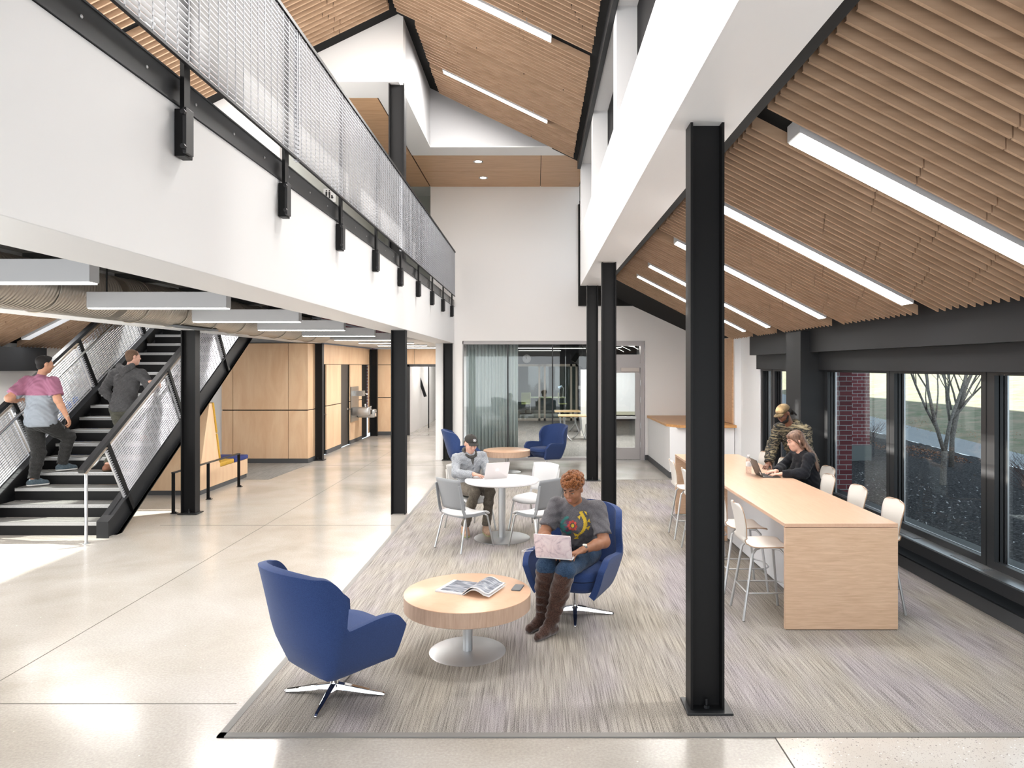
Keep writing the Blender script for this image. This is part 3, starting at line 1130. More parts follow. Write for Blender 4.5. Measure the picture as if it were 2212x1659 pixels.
# restroom sign on the upper level
Ys = 13.0
t = thing('restroom_sign', 'small white restroom sign with black figures on the upper level', 'sign', ((712 - 1157) * Ys / 1545, Ys, 2.2 + (791.5 - 422) * Ys / 1545))
MB().box(-.11, .11, -.01, .01, -.12, .12).build('plate', plast_w, t)
pic = MB()
for x in (-.055, .0):
    pic.ell((x, -.012, .08), (.014, .004, .014), 10, 6)
    pic.box(x - .016, x + .016, -.014, -.010, .0, .06)
    pic.box(x - .012, x + .012, -.014, -.010, -.055, 0)
pic.ell((.05, -.012, -.04), (.022, .003, .022), 10, 6).box(.03, .06, -.014, -.010, -.02, .0)
pic.build('pictogram', blackp, t)
MB().box(-.01, .01, .01, .3, .0, .1).build('bracket', charc, t)

# ================================================================== STAIRCASE
Y0, RI, GO, NT = 9.30, .175, .2795, 21
sx0, sx1 = -7.34, -5.47
stt = thing('staircase', 'open black steel staircase with grey treads climbing behind the column', 'staircase', (0, Y0, 0))
SL = RI / GO


def ny(k):
    return (k - 1) * GO     # local y of the nosing of tread k


tread_top = speck('tread_rubber', (.15, .148, .14), (.26, .255, .245), 150, .7, .1)
nosem = speck('tread_nosing', (.33, .33, .33), (.52, .52, .52), 220, .55, .1)
for k in range(1, NT + 1):
    z = k * RI
    y = ny(k)
    b = MB().box(sx0 + .16, sx1 - .16, y + .0, y + GO + .01, z - .045, z - .003).build('tread', nosem, stt)
    MB().box(sx0 + .16, sx1 - .16, y + .012, y + GO + .01, z - .003, z).build('tread_mat', tread_top, b)
    MB().box(sx0 + .16, sx1 - .16, y - .003, y + .012, z - .006, z + .001).build('nosing_strip', silver, b)
    MB().box(sx0 + .15, sx1 - .15, y + .02, y + .03, z - RI, z - .045).build('riser', black, stt)
for x0, x1, side in ((sx1 - .15, sx1, 1), (sx0, sx0 + .15, -1)):
    zt = lambda y: RI + SL * y + .11
    zb = lambda y: RI + SL * y - .26
    yb = (0 - RI + .26) / SL
    ye = NT * GO
    m = MB()
    fl_ = (x0, x1)
    # web
    wx0, wx1 = (x1 - .016, x1) if side > 0 else (x0, x0 + .016)
    if side > 0:
        wx0, wx1 = x1 - .07, x1 - .05
    m.prism([(wx0, -.14, 0), (wx0, yb, 0), (wx0, ye, zb(ye)), (wx0, ye, zt(ye)), (wx0, -.02, zt(-.02)), (wx0, -.14, zt(-.02) - .06)], (wx1 - wx0, 0, 0))
    # flanges
    m.prism([(x0, -.02, zt(-.02)), (x0, ye, zt(ye)), (x0, ye, zt(ye) - .02), (x0, 0, zt(0) - .02)], (x1 - x0, 0, 0))
    m.prism([(x0, yb - .1, 0), (x0, yb + .03, 0), (x0, ye, zb(ye) + .02), (x0, ye, zb(ye)), (x0, yb, 0)], (x1 - x0, 0, 0))
    m.box(x0, x1, -.15, -.13, 0, zt(-.02) - .06)
    m.prism([(x0, -.15, zt(-.02) - .06), (x0, -.02, zt(-.02)), (x0, -.02, zt(-.02) - .02), (x0, -.13, zt(-.02) - .075)], (x1 - x0, 0, 0))
    m.build('stringer', slate, stt)
nrm = Vector((0, -SL, 1)).normalized()
alo = Vector((0, 1, SL)).normalized()


def stair_rail(x, s0, s1, panels, inner):
    """s: distance along the slope measured from the first nosing"""
    o0 = Vector((x, 0, RI))
    at = lambda s, h: o0 + alo * s + nrm * h
    H0, H1 = .10, .86
    # top rail
    MB().bar(at(s0 - .25, .98), at(s1, .98), .075, .05, nrm).build('top_rail', slate, stt)
    MB().bar(at(s0 - .20, .955 - .05), at(s1, .955 - .05), .03, .012, nrm).build('rail_web', mat('rail_tan', (.30, .25, .20), .4), stt)
    n = len(panels)
    for a, b in panels:
        m = MB()
        nb = int((H1 - H0) / .036)
        for k in range(nb + 1):
            h = H0 + (H1 - H0) * k / nb
            m.bar(at(a, h), at(b, h), .022, .004, nrm)
        s = a
        while s < b - .02:
            m.bar(at(s, H0), at(s, H1), .007, .007, alo)
            s += .1016
        m.bar(at(b, H0), at(b, H1), .022, .006, alo)
        m.bar(at(a, H0), at(a, H1), .022, .006, alo)
        m.build('mesh_panel', galv, stt)
        ps = a + .08
        p = MB().bar(at(ps, -.20), at(ps, .98), .05, .06, alo).build('post', black, stt)
    # grab rail
    xi = x - .09 if inner > 0 else x + .09
    oi = Vector((xi, 0, RI))
    ai = lambda s, h: oi + alo * s + nrm * h
    return ai


ai = stair_rail(-5.50, .10, 6.6, ((.36, 2.08), (2.14, 3.86), (3.92, 5.65)), 1)
p0 = Vector((-5.58, -.42, 0))
top = Vector((-5.58, -.42, .90))
path = [p0, top - Vector((0, 0, .03)), top + alo * .04, ai(.2, .80), ai(6.4, .80)]
path[3].x = path[4].x = -5.58
MB().tube(path, .019, 12).build('grab_rail', silver, stt, smooth=60)
MB().cyl(p0, .04, .008, 16).build('floor_flange', silver, stt)
ai = stair_rail(-7.30, .10, 6.6, ((-.25, 1.25), (1.31, 2.95), (3.01, 4.7), (4.76, 6.4)), -1)
MB().tube([ai(-.4, .78), ai(6.3, .78)], .019, 12).build('grab_rail', silver, stt, smooth=60)
for s in (1.4, 3.1, 4.8):
    q = ai(s, .78)
    MB().bar(q, q + Vector((-.09, 0, -.07)), .03, .012).box(q.x - .10, q.x - .085, q.y - .04, q.y + .04, q.z - .13, q.z - .02).build('rail_bracket', silver, stt)

# blue mosaic panel on the wall beyond the stairs
t = thing('mosaic_panel', 'bright blue hexagon patterned wall panel glimpsed through the left stair railing', 'wall panel', (-8.28, 12.9, .45))
MB().box(-.01, .01, -1.1, .6, 0, 1.3).build('board', mat('panel_white', (.8, .85, .9), .4), t)
hx = MB()
for i in range(9):
    for j in range(8):
        cy = -1.0 + i * .19
        cz = .1 + j * .16 + (.08 if i % 2 else 0)
        if cz > 1.22:
            continue
        hx.prism([(.01, cy + .09 * math.cos(R(60 * q)), cz + .078 * math.sin(R(60 * q))) for q in range(6)], (.006, 0, 0))
hx.build('tile', mat('mosaic_blue', (.05, .22, .75), .3), t)

# guard rail by the booth
t = thing('guard_rail', 'low black steel guard rail on three posts in front of the maple booth', 'railing', (-5.42, 10.7, 0))
for y in (0, 1.14, 2.36):
    MB().box(-.025, .025, y - .006, y + .006, 0, .60).build('post', black, t)
    f = MB().box(-.03, .06, y - .03, y + .03, 0, .01).cyl((.035, y, .01), .012, .02, 6)
    f.build('foot', black, t)
MB().box(-.03, .03, -.006, 2.366, .60, .615).build('rail', charc, t)

# ================================================================== MAPLE BOOTH
t = thing('booth_bench', 'maple booth bench with high back and mustard and navy cushions below the stairs', 'bench', (-6.5, 13.2, 0))
ox, oy = -6.5, 13.2
m = MB().prism([(-.95, -1.0, .08), (-.95, 1.0, .08), (-.95, 1.0, .375), (-.95, -.22, .375), (-.95, -.54, 1.55), (-.95, -.66, 1.55), (-.95, -1.0, .45)], (1.73, 0, 0))
m.build('body', maple_v, t)
MB().box(-.93, .77, -.98, .98, 0, .08).build('plinth', rubber, t)
MB().rbox(-.9, .79, -.24, .36, .375, .455, .03).build('seat_cushion', yellowf, t, smooth=60)
MB().rbox(-.9, .80, .37, 1.0, .375, .455, .03).build('seat_cushion', navyc, t, smooth=60)['label'] = 'navy seat cushion'
for (a, b) in ((.47, 1.0), (1.01, 1.56)):
    q = MB().rbox(-.9, .80, 0, .055, a, b, .02)
    q.v = [(x, y - .24 - (z - .375) * .272 + .0, z) for x, y, z in q.v]
    q.build('back_cushion', yellowf, t, smooth=60)

# ================================================================== DRINKING FOUNTAINS
t = thing('drinking_fountain', 'twin stainless steel wall drinking fountain with bottle filler in the corridor', 'drinking fountain', (-5.235, 21.0, 0))
stn = mat('stainless', (.50, .50, .49), .3, .9)
MB().box(0, .015, -.75, .1, .62, 1.62).build('back_plate', stn, t)
for y, z, w in ((-.62, .80, .30), (.05, .70, .30)):
    b = MB().rbox(.015, .52, y - .15, y + .2, z, z + .24, .05).build('basin', stn, t, smooth=50)
    MB().cyl((.38, y, z + .24), .02, .05, 10).ell((.38, y, z + .31), (.028, .028, .028), 10, 8).build('spout', chrome, b, smooth=60)
    MB().box(.52, .56, y - .06, y + .06, z + .04, z + .16).build('push_button', chrome, b)
b = MB().box(.015, .30, -.5, -.3, 1.35, 1.50).build('bottle_filler', stn, t)
MB().tube([(.30, -.4, 1.42), (.36, -.4, 1.42), (.38, -.4, 1.38)], .02, 10).build('nozzle', chrome, b, smooth=60)

# ================================================================== RECEPTION COUNTER
t = thing('reception_counter', 'white reception counter with a butcher block top beside the studio door', 'counter', (2.64, 14.07, 0))
MB().box(0, 1.27, 0, 2.68, .12, 1.0).build('body', white, t)
MB().box(-.012, 1.27, -.012, 2.68, 0, .12).build('base', rubber, t)
MB().prism([(.18, -.10, 1.0), (1.29, -.10, 1.0), (1.29, 2.7, 1.0), (-.03, 2.7, 1.0), (-.03, .25, 1.0)], (0, 0, .05)).build('countertop', butcher, t, bevel=.004)
t = tag(MB().box(3.90, 3.93, 14.2, 14.55, 1.06, 2.77).box(3.90, 3.93, 14.56, 14.95, 1.06, 2.77).build('wood_wall_panel', oak_soffit), 'vertical wood panel at the right end of the butcher block counter', 'wall panel')

# ================================================================== STUDIO CONTENT
P = []
for i in range(150):
    x = -1.66 + 1.24 * i / 149
    yy = 17.12 + .045 * math.sin(i * .62) + .02 * math.sin(i * 1.9 + 1)
    P.append([(x, yy, .03), (x + .004 * math.sin(i), yy + .01, 1.4), (x, yy, 2.74)])
tag(MB().grid(P).build('curtain', mat('curtain_teal', (.56, .61, .605), .85), smooth=180, solid=.004), 'pleated grey-green curtain hanging behind the left part of the glass wall', 'curtain')
ta = mat('table_maple', (.60, .42, .22), .35)


def studio_table(loc, label):
    t = thing('studio_table', label, 'table', loc, 0, 'maple tables in the studio')
    MB().box(-.42, .42, 0, .72, .70, .735).build('tabletop', ta, t)
    for x in (-.25, .25):
        MB().tube([(x, .08, .70), (x + .03, .14, .30), (x + .12, .0, .08), (x + .22, -.05, .0)], .018, 8).build('leg', silver, t, smooth=60)
        MB().tube([(x, .64, .70), (x + .03, .6, .30), (x - .1, .72, .08), (x - .2, .76, .0)], .018, 8).build('leg', silver, t, smooth=60)
    return t


studio_table((1.1, 21.2, 0), 'nearer maple table inside the glass-walled studio')
studio_table((1.05, 23.4, 0), 'farther maple table inside the glass-walled studio')
t = thing('studio_chair', 'grey chair with a slim metal frame at the right of the nearer studio table', 'chair', (1.72, 21.5, 0), R(180))
MB().box(-.22, .2, -.2, .2, .44, .46).build('seat', plast_g, t)
MB().rbox(-.27, -.24, -.2, .2, .5, .85, .01).build('backrest', plast_g, t)
for sx in (-1, 1):
    MB().tube([(.2, sx * .2, .44), (.22, sx * .2, .2), (.26, sx * .2, 0)], .012, 8).build('leg', silver, t)
    MB().tube([(-.22, sx * .2, .8), (-.2, sx * .2, .44), (-.28, sx * .2, 0)], .012, 8).build('leg', silver, t)
t = thing('wall_clock', 'round white wall clock on the dark wall above the studio window', 'clock', (-.36, 28.95, 2.51))
MB().tube([(0, .03, 0), (0, -.03, 0)], .175, 32).build('case', fixt, t)
MB().tube([(0, -.03, 0), (0, -.036, 0)], .155, 32).build('dial', plast_w, t)
tk = MB()
for k in range(12):
    a = 2 * PI * k / 12
    tk.bar((.12 * math.sin(a), -.038, .12 * math.cos(a)), (.145 * math.sin(a), -.038, .145 * math.cos(a)), .012, .004, (0, 1, 0))
tk.build('hour_marks', blackp, t)
MB().bar((0, -.042, 0), (-.04, -.042, .07), .012, .004, (0, 1, 0)).build('hour_hand', blackp, t)
MB().bar((0, -.044, 0), (-.02, -.044, .12), .008, .004, (0, 1, 0)).build('minute_hand', blackp, t)
t = thing('hanging_speaker', 'black loudspeaker hanging from the studio ceiling left of the door', 'speaker', (1.22, 19.5, 2.36))
q = MB().box(-.17, .17, -.15, .15, -.13, .13)
q.xf(Matrix.Rotation(R(35), 4, 'Y') @ Matrix.Rotation(R(25), 4, 'Z'))
q.build('cabinet', shade_blk, t)
MB().box(.06, .08, -.01, .01, .1, .64).build('bracket', charc, t)
t = thing('whiteboard', 'large white board on the studio wall seen through the door glass', 'whiteboard', (2.55, 22.5, 0))
MB().box(-.75, .75, 0, .04, .78, 2.32).build('board', mat('board_white', (.62, .64, .66), .5), t)
MB().box(-.75, .75, -.06, .04, .68, .78).build('tray', mat('board_tray', (.35, .35, .27), .5), t)
tag(MB().box(-.3, 3.3, 22.6, 22.7, 0, 0).build('x', white), '', '') if False else None
tag(MB().box(1.42, 1.62, 22.5, 22.6, 0, 2.1).build('partition_panel', mat('partition_w', (.7, .69, .66), .6)), 'tall white partition panel between the studio tables and the door', 'partition')
tag(MB().box(1.72, 1.95, 28.8, 28.98, 1.28, 1.42).build('paper_towel_dispenser', plast_w, bevel=.01), 'small white dispenser on the dark rear wall of the studio', 'dispenser')
for k, (x0, x1, y, a) in enumerate(((-1.2, .55, 22.0, 0), (.45, 1.55, 22.2, 0), (1.7, 2.35, 18.5, 60), (2.2, 2.9, 19.6, 60), (2.0, 2.7, 21.0, 60), (-.6, .9, 25.5, 0))):
    t = thing('studio_strip_light', ['left glowing strip light inside the studio', 'right glowing strip light inside the studio', 'nearest slanted strip light seen above the studio door', 'middle slanted strip light seen above the studio door', 'rear slanted strip light seen above the studio door', 'strip light deep in the studio'][k], 'light fixture', ((x0 + x1) / 2, y, 2.76), R(a), 'strip lights in the studio')
    L = (x1 - x0) / 2
    MB().box(-L, L, -.04, .04, .006, .07).build('housing', charc, t)
    MB().box(-L, L, -.035, .035, -.004, .006).build('diffuser', lampd, t)
    for s in (-1, 1):
        MB().cyl((s * L * .8, 0, .07), .004, .17, 6).build('hanger', black, t)
    lamp('lamp', 'AREA', ((x0 + x1) / 2, y, 2.74), (0, 0, R(a)), 48, (1, .97, .93), size=(x1 - x0, .07))
lamp('lamp', 'AREA', (.6, 33, 2.85), (0, 0, 0), 50, (.9, 1, .92), size=(2, .3))
t = thing('editing_desk', 'pale desk with equipment in the room behind the studio window', 'desk', (.55, 33.6, 0))
MB().box(-.85, .85, -.3, .35, .72, .76).build('desktop', mat('desk_pale', (.62, .66, .45), .5), t)
for x in (-.8, .8):
    for y in (-.27, .3):
        MB().box(x - .02, x + .02, y - .02, y + .02, 0, .72).build('leg', silver, t)
for k, (x, y) in enumerate(((-.45, 32.9), (1.25, 33.0))):
    t = thing('yellow_chair', ('yellow-green office chair left of the pale desk', 'yellow-green office chair right of the pale desk')[k], 'chair', (x, y, 0), R(90 * k))
    yl = mat('chair_lime', (.55, .56, .22), .6)
    MB().rbox(-.2, .2, -.2, .2, .45, .5, .03).build('seat', yl, t)
    MB().rbox(-.22, .22, .18, .22, .5, .98, .02).build('backrest', yl, t)
    MB().cyl((0, 0, .05), .025, .40, 10).build('post', charc, t)
    MB().box(-.28, .28, -.02, .02, .0, .05).box(-.02, .02, -.28, .28, 0, .05).build('base', charc, t)
t = thing('desk_lamp', 'pale blue desk lamp on the desk behind the studio window', 'lamp', (1.28, 33.6, .76))
MB().cyl((0, 0, 0), .08, .02, 16).build('base', plast_w, t)
MB().tube([(0, 0, 0), (.02, 0, .42), (-.05, 0, .52)], .015, 8).build('arm', plast_w, t)
MB().tube([(-.05, 0, .52), (-.2, 0, .42)], [.03, .08], 12).build('shade', mat('shade_blue', (.5, .6, .8), .4), t)
t = thing('microphone_arm', 'thin dark boom arm over the pale desk', 'boom arm', (0.05, 33.7, .76))
MB().tube([(0, 0, 0), (-.15, 0, .5), (.35, 0, .15)], .014, 6).build('arm', charc, t)
MB().tube([(.35, 0, .15), (.35, 0, .02)], .03, 8).build('microphone', silver, t)
for k, (x, y) in enumerate(((-3.3, 27), (-3.2, 31), (-3.5, 24.5))):  # fixtures added to brighten the hall past the opening
    t = thing('hall_fill_light', ['added fill light in the stair hall beyond the corridor opening', 'added fill light at the far end of the stair hall', 'first added fill light past the black-framed opening'][k], 'light fixture', (x, y, 2.72), 0, 'added fill lights in the stair hall')
    MB().box(-.3, .3, -.3, .3, .004, .07).build('housing', fixt, t)
    MB().box(-.28, .28, -.28, .28, -.004, .004).build('diffuser', lampd, t)
    lamp('lamp', 'AREA', (x, y, 2.70), (0, 0, 0), 20, (1, .97, .93), size=(.5, .5))

t = thing('stair_fill_light', 'added fill light high above the upper end of the stairs', 'light fixture', (-6.6, 13.9, 6.12))  # fixture added to brighten the walls behind the stair mesh
MB().box(-.8, .8, -.3, .3, .004, .07).build('housing', fixt, t)
MB().box(-.78, .78, -.28, .28, -.004, .004).build('diffuser', lampd, t)
lamp('lamp', 'AREA', (-6.6, 13.9, 6.10), (0, 0, 0), 170, (1, .98, .96), size=(1.5, .5))

# ================================================================== EXTERIOR OBJECTS
t = thing('brick_pier', 'nearer red brick pier just outside the window behind the bar table', 'brick pier', (4.63, 11.1, .1))
MB().box(-.19, .19, -.2, .5, .0, 2.45).build('shaft', brick_m, t)
t = thing('brick_pier', 'farther wide red brick pier with a grey stone foot on the mulch outside', 'brick pier', (7.0, 16.1, .1))
MB().box(-.38, .38, -.3, .5, .36, 4.4).build('shaft', m_brick(), t)
MB().box(-.40, .40, -.34, .52, 0, .36).build('stone_base', mat('lime_stone', (.22, .24, .24), .9), t)

bark = speck('bark', (.16, .14, .13), (.32, .29, .27), 40, .9, .4)


def tree(loc, label, seed, stems, H=4.5, name='bare_tree'):
    rnd = random.Random(seed)
    m = MB()

    def br(p, d, r, L, lev):
        n = 6
        pts = [p]
        rs = [r]
        q = p.copy()
        dd = d.copy()
        for i in range(n):
            jt = .13 if L > 1 or lev else 0
            dd = (dd + Vector((rnd.uniform(-jt, jt), rnd.uniform(-jt, jt), rnd.uniform(-.02, .10) if jt else 0))).normalized()
            q = q + dd * (L / n)
            pts.append(q.copy())
            rs.append(max(.003, r * (1 - (.75 if L > 1 else .15) * (i + 1) / n)))
        m.tube(pts, rs, 8 if lev == 0 else 5)
        if lev < 3 and L > (1 if lev == 0 else .2):
            for k in range((5, 5, 3)[lev]):
                i = rnd.randint(2 if lev else 1, n - 1)
                a = rnd.uniform(0, 2 * PI)
                sp = rnd.uniform(.35, .75)
                nd = (dd + Vector((math.cos(a) * sp, math.sin(a) * sp, rnd.uniform(.0, .35)))).normalized()
                br(pts[i], nd, rs[i] * .55, L * rnd.uniform(.45, .7), lev + 1)
    for (off, d, r, L) in stems:
        br(Vector(off), Vector(d).normalized(), r, L, 0)
    return one(m, name, bark, label, 'tree', loc=None, smooth=180) if False else _tree(m, loc, label, name)


def _tree(m, loc, label, name):
    o = m.build(name, bark, smooth=180)
    o.location = loc
    return tag(o, label, 'tree')


tree((7.17, 12.6, .10), 'bare young tree with forked trunk on the mulch outside the middle window', 4,
     [((0, 0, -.05), (.05, 0, 1), .058, .66), ((.03, 0, .58), (-.22, .1, 1), .036, 3.4), ((.03, 0, .58), (.34, .2, 1), .038, 3.4), ((-.05, 0, .9), (-.55, 0, 1), .024, 2.8)])
tree((8.6, 14.8, .10), 'second slimmer bare tree standing just behind the forked one', 9,
     [((0, 0, 0), (.02, 0, 1), .055, 3.6), ((0, 0, .9), (.35, -.1, 1), .028, 2.6), ((0, 0, 1.2), (-.3, -.1, 1), .024, 2.4)])


def twigs(name, loc, n, h, spread, m, label, cat, seed, r=.004, group=None):
    rnd = random.Random(seed)
    mb = MB()
    for k in range(n):
        a = rnd.uniform(0, 2 * PI)
        b = rnd.uniform(0, spread * .5)
        p = Vector((math.cos(a) * b, math.sin(a) * b, 0))
        tp = p + Vector((math.cos(a) * spread * rnd.uniform(.3, 1), math.sin(a) * spread * rnd.uniform(.3, 1), h * rnd.uniform(.6, 1)))
        mid = (p + tp) / 2 + Vector((rnd.uniform(-.05, .05), rnd.uniform(-.05, .05), .04))
        mb.tube([p, mid, tp], [r, r * .8, r * .4], 4)
        for q in range(3):
            s = mid.lerp(tp, rnd.random())
            mb.tube([s, s + Vector((rnd.uniform(-.12, .12), rnd.uniform(-.12, .12), rnd.uniform(.05, .16)))], [r * .5, r * .3], 3)
    o = mb.build(name, m)
    o.location = loc
    return tag(o, label, cat, group)


twc = mat('twig_brown', (.10, .06, .055), .9)
twigs('bare_shrub', (8.6, 12.0, .08), 110, .62, .65, twc, 'dark leafless shrub on the mulch at the right window', 'shrub', 3)
twigs('bare_shrub', (8.0, 10.9, .08), 80, .5, .5, twc, 'smaller leafless shrub at the very right window near the glass', 'shrub', 5)
twigs('bare_shrub', (9.2, 20.0, .08), 60, .6, .5, twc, 'leafless shrub beside the brick pier by the path', 'shrub', 6)


def leafpile(loc, w, d, n, m, label, name, cat, seed, h=.12, s=.05):
    rnd = random.Random(seed)
    mb = MB()
    for k in range(n):
        a = rnd.uniform(0, 2 * PI)
        q = math.sqrt(rnd.random())
        x, y = math.cos(a) * q * w, math.sin(a) * q * d
        z = h * (1 - q) * rnd.random() + .01
        u = Vector((rnd.uniform(-1, 1), rnd.uniform(-1, 1), rnd.uniform(-.4, .4))).normalized() * s * rnd.uniform(.5, 1)
        v = Vector((rnd.uniform(-1, 1), rnd.uniform(-1, 1), rnd.uniform(-.2, .8))).normalized() * s * .6
        c = Vector((x, y, z))
        mb.add([c - u, c + v, c + u, c - v * .6 + Vector((0, 0, .01))], [(0, 1, 2, 3)])
    o = mb.build(name, m)
    o.location = loc
    o['kind'] = 'stuff'
    return tag(o, label, cat)


lfm = mat('dry_leaf', (.30, .15, .09), .8)
leafpile((9.2, 17.2, .09), .65, 1.9, 900, lfm, 'drift of dry brown leaves on the mulch by the path', 'leaf_litter', 'fallen leaves', 1, .22, .035)
leafpile((8.9, 20.6, .06), .6, 2.4, 700, lfm, 'drift of dry brown leaves near the far brick pier', 'leaf_litter', 'fallen leaves', 2, .3, .035)
leafpile((13.5, 22, .3), 2.2, 8, 900, mat('leaf_tan', (.42, .26, .16), .8), 'thin scatter of tan leaves over the lawn', 'leaf_litter', 'fallen leaves', 3, .02, .035)
leafpile((6.6, 9.5, .13), 2.0, 4.5, 1000, mat('chip_pale', (.42, .42, .43), .9), 'pale wood chips scattered over the dark mulch by the windows', 'wood_chips', 'wood chips', 4, .01, .028)
# evergreen shrubs on the sunny bank
for k, (x, y, s) in enumerate(((27, 42, 1.5), (31.5, 42.5, 1.9), (36, 52, 1.6))):
    rnd = random.Random(50 + k)
    mb = MB()
    for q in range(1500):
        v = Vector((rnd.gauss(0, 1), rnd.gauss(0, 1), rnd.gauss(0, 1))).normalized() * s * rnd.uniform(.75, 1)
        v.z = abs(v.z) * .8
        u = Vector((rnd.uniform(-1, 1), rnd.uniform(-1, 1), rnd.uniform(-1, 1))) * .16
        w_ = Vector((rnd.uniform(-1, 1), rnd.uniform(-1, 1), rnd.uniform(-1, 1))) * .12
        mb.add([v - u, v + w_, v + u, v - w_], [(0, 1, 2, 3)])
    o = mb.build('evergreen_shrub', mat('evergreen', (.20, .30, .05), .8))
    o.location = (x, y, gz(x, y) - .1)
    tag(o, ['bright green shrub on the sunlit bank at the top of the middle window', 'bright green shrub on the sunlit bank at the far right window', 'third green shrub high on the sunlit bank'][k], 'shrub', 'shrubs on the sunlit bank')

# ================================================================== FURNITURE
def star_base(t, rot, h):
    MB().lathe([(.034, .03), (.034, .07), (.027, .075), (.027, h)], 20).build('column', chrome, t, smooth=50)
    for k in range(4):
        a = R(rot + 90 * k)
        M = Matrix.Rotation(a, 4, 'Z')
        m = MB()
        P = []
        secs = [(.02, .026, .040, .082), (.12, .025, .032, .066), (.24, .021, .018, .042), (.33, .016, .010, .028), (.345, .010, .008, .020)]
        for x, w_, z0, z1 in secs:
            P.append([(x, -w_, z0), (x, -w_ * .7, z1), (x, w_ * .7, z1), (x, w_, z0)])
        vs = [p for r in P for p in r]
        fs = []
        for i in range(len(P) - 1):
            for j in range(4):
                l = (j + 1) % 4
                fs.append((i * 4 + j, (i + 1) * 4 + j, (i + 1) * 4 + l, i * 4 + l))
        fs.append((0, 1, 2, 3))
        fs.append((19, 18, 17, 16))
        m.add(vs, fs)
        m.xf(M)
        o = m.build('leg', chrome, t, bevel=.003)
        MB().cyl((.325 * math.cos(a), .325 * math.sin(a), .0), .012, .012, 10).build('glide', blackp, o)


def sst(a, b, x):
    x = max(0, min(1, (x - a) / (b - a)))
    return x * x * (3 - 2 * x)


def wing_chair(loc, rz, label, star):
    """local: faces +x"""
    t = thing('lounge_chair', label, 'armchair', loc, rz, 'blue wing lounge chairs')
    NU, NV = 120, 18
    P = []
    for i in range(NU + 1):
        u = -1 + 2 * i / NU
        a = abs(u)
        # rim height
        if a < .34:
            rim = .95 - .05 * (a / .34) ** 2
        elif a < .46:
            rim = .90 - .13 * ((a - .34) / .12) ** 2
        elif a < .53:
            rim = .77 - .215 * sst(.46, .53, a)
        else:
            rim = .555 + .022 * sst(.53, .80, a)
        if a > .84:
            rim -= .085 * ((a - .84) / .16) ** 2.4
        zb = .25 + .02 * sst(.4, 1, a)
        row = []
        for j in range(NV + 1):
            v = j / NV
            z = zb + (rim - zb) * v
            h = max(0, (z - .25) / .70)
            bx = -(.16 + .07 * min(1, h * 3.5) ** .6 + .20 * h)       # back position
            sy = .205 + .130 * min(1, h * 2.4) ** .6 - .03 * max(0, h - .6)    # half width
            # plan curve: back ellipse then straight arm
            if a < .5:
                th = a / .5 * (PI / 2)
                ex = 2.1
                cx = abs(math.cos(th)) ** (2 / ex)
                sn = math.sin(th) ** (2 / ex)
                x = -.165 + (bx + .165) * cx
                y = sy * sn
                if a > .3 and z > .56:     # wings sweep forward
                    x += .05 * sst(.3, .48, a) * sst(.56, .72, z)
            else:
                x = -.165 + (a - .5) / .5 * .485
                y = sy * (1 - .04 * (a - .5))
                if z > .56:
                    x += .05 * sst(.56, .72, z) * (1 - sst(.5, .56, a))
            if a > .93:
                x -= .03 * (1 - v) * (a - .93) / .07
            row.append((x, math.copysign(y, u) if a > 1e-6 else 0, z))
        P.append(row)
    sh = MB().grid(P).build('shell', blue, t, smooth=180, sub=0)
    md = sh.modifiers.new('s', 'SOLIDIFY')
    md.thickness = .055
    md.offset = -1 if True else 0
    md = sh.modifiers.new('b', 'BEVEL')
    md.width = .018
    md.segments = 3
    md.limit_method = 'ANGLE'
    md.angle_limit = R(50)
    # seam down the back and the sides
    sm = MB()
    i = NU // 2
    sm.tube([(p[0] - .003, p[1], p[2]) for p in P[i]], .0035, 5)
    for s_ in (26, NU - 26):
        sm.tube([(p[0], p[1] * 1.004, p[2]) for p in P[s_]], .0022, 5)
    sm.build('seam', mat('seam_navy', (.006, .012, .06), .9), sh)
    # seat body and cushion
    def lay(z, k, xf_):
        pts = []
        for q in range(40):
            a = 2 * PI * q / 40
            ex = 3.2
            c, s_ = math.cos(a), math.sin(a)
            pts.append((.045 + xf_ + .255 * k * math.copysign(abs(c) ** (2 / ex), c), .285 * k * math.copysign(abs(s_) ** (2 / ex), s_), z))
        return pts
    def stack(ls):
        m = MB()
        n = len(ls[0])
        vs = [p for l in ls for p in l]
        fs = [tuple(range(n - 1, -1, -1)), tuple((len(ls) - 1) * n + k for k in range(n))]
        for i in range(len(ls) - 1):
            for k in range(n):
                l = (k + 1) % n
                fs.append((i * n + k, i * n + l, (i + 1) * n + l, (i + 1) * n + k))
        return m.add(vs, fs)
    stack([lay(.262, .78, -.02), lay(.275, .84, -.01), lay(.32, .92, .015), lay(.375, .97, .02)]).build('seat_base', blue, t, smooth=60)
    stack([lay(.378, .93, .02), lay(.385, .99, .025), lay(.42, 1.0, .027), lay(.445, .98, .025), lay(.46, .90, .02), lay(.464, .6, 0)]).build('seat_cushion', blue, t, smooth=60)
    star_base(t, star, .27)
    return t


wing_chair((-1.35, 4.80, 0), R(47), 'blue wing lounge chair in the left foreground, seen from behind, empty', -47 - 4)
ch3 = wing_chair((.35, 6.35, 0), R(247), 'blue wing lounge chair in which the woman with brown boots sits', 20)
wing_chair((-1.42, 14.4, 0), R(12), 'blue wing lounge chair behind the man in the dark cap', 30)
wing_chair((.23, 15.4, 0), R(222), 'blue wing lounge chair in front of the glass wall, right of the far round table', 10)


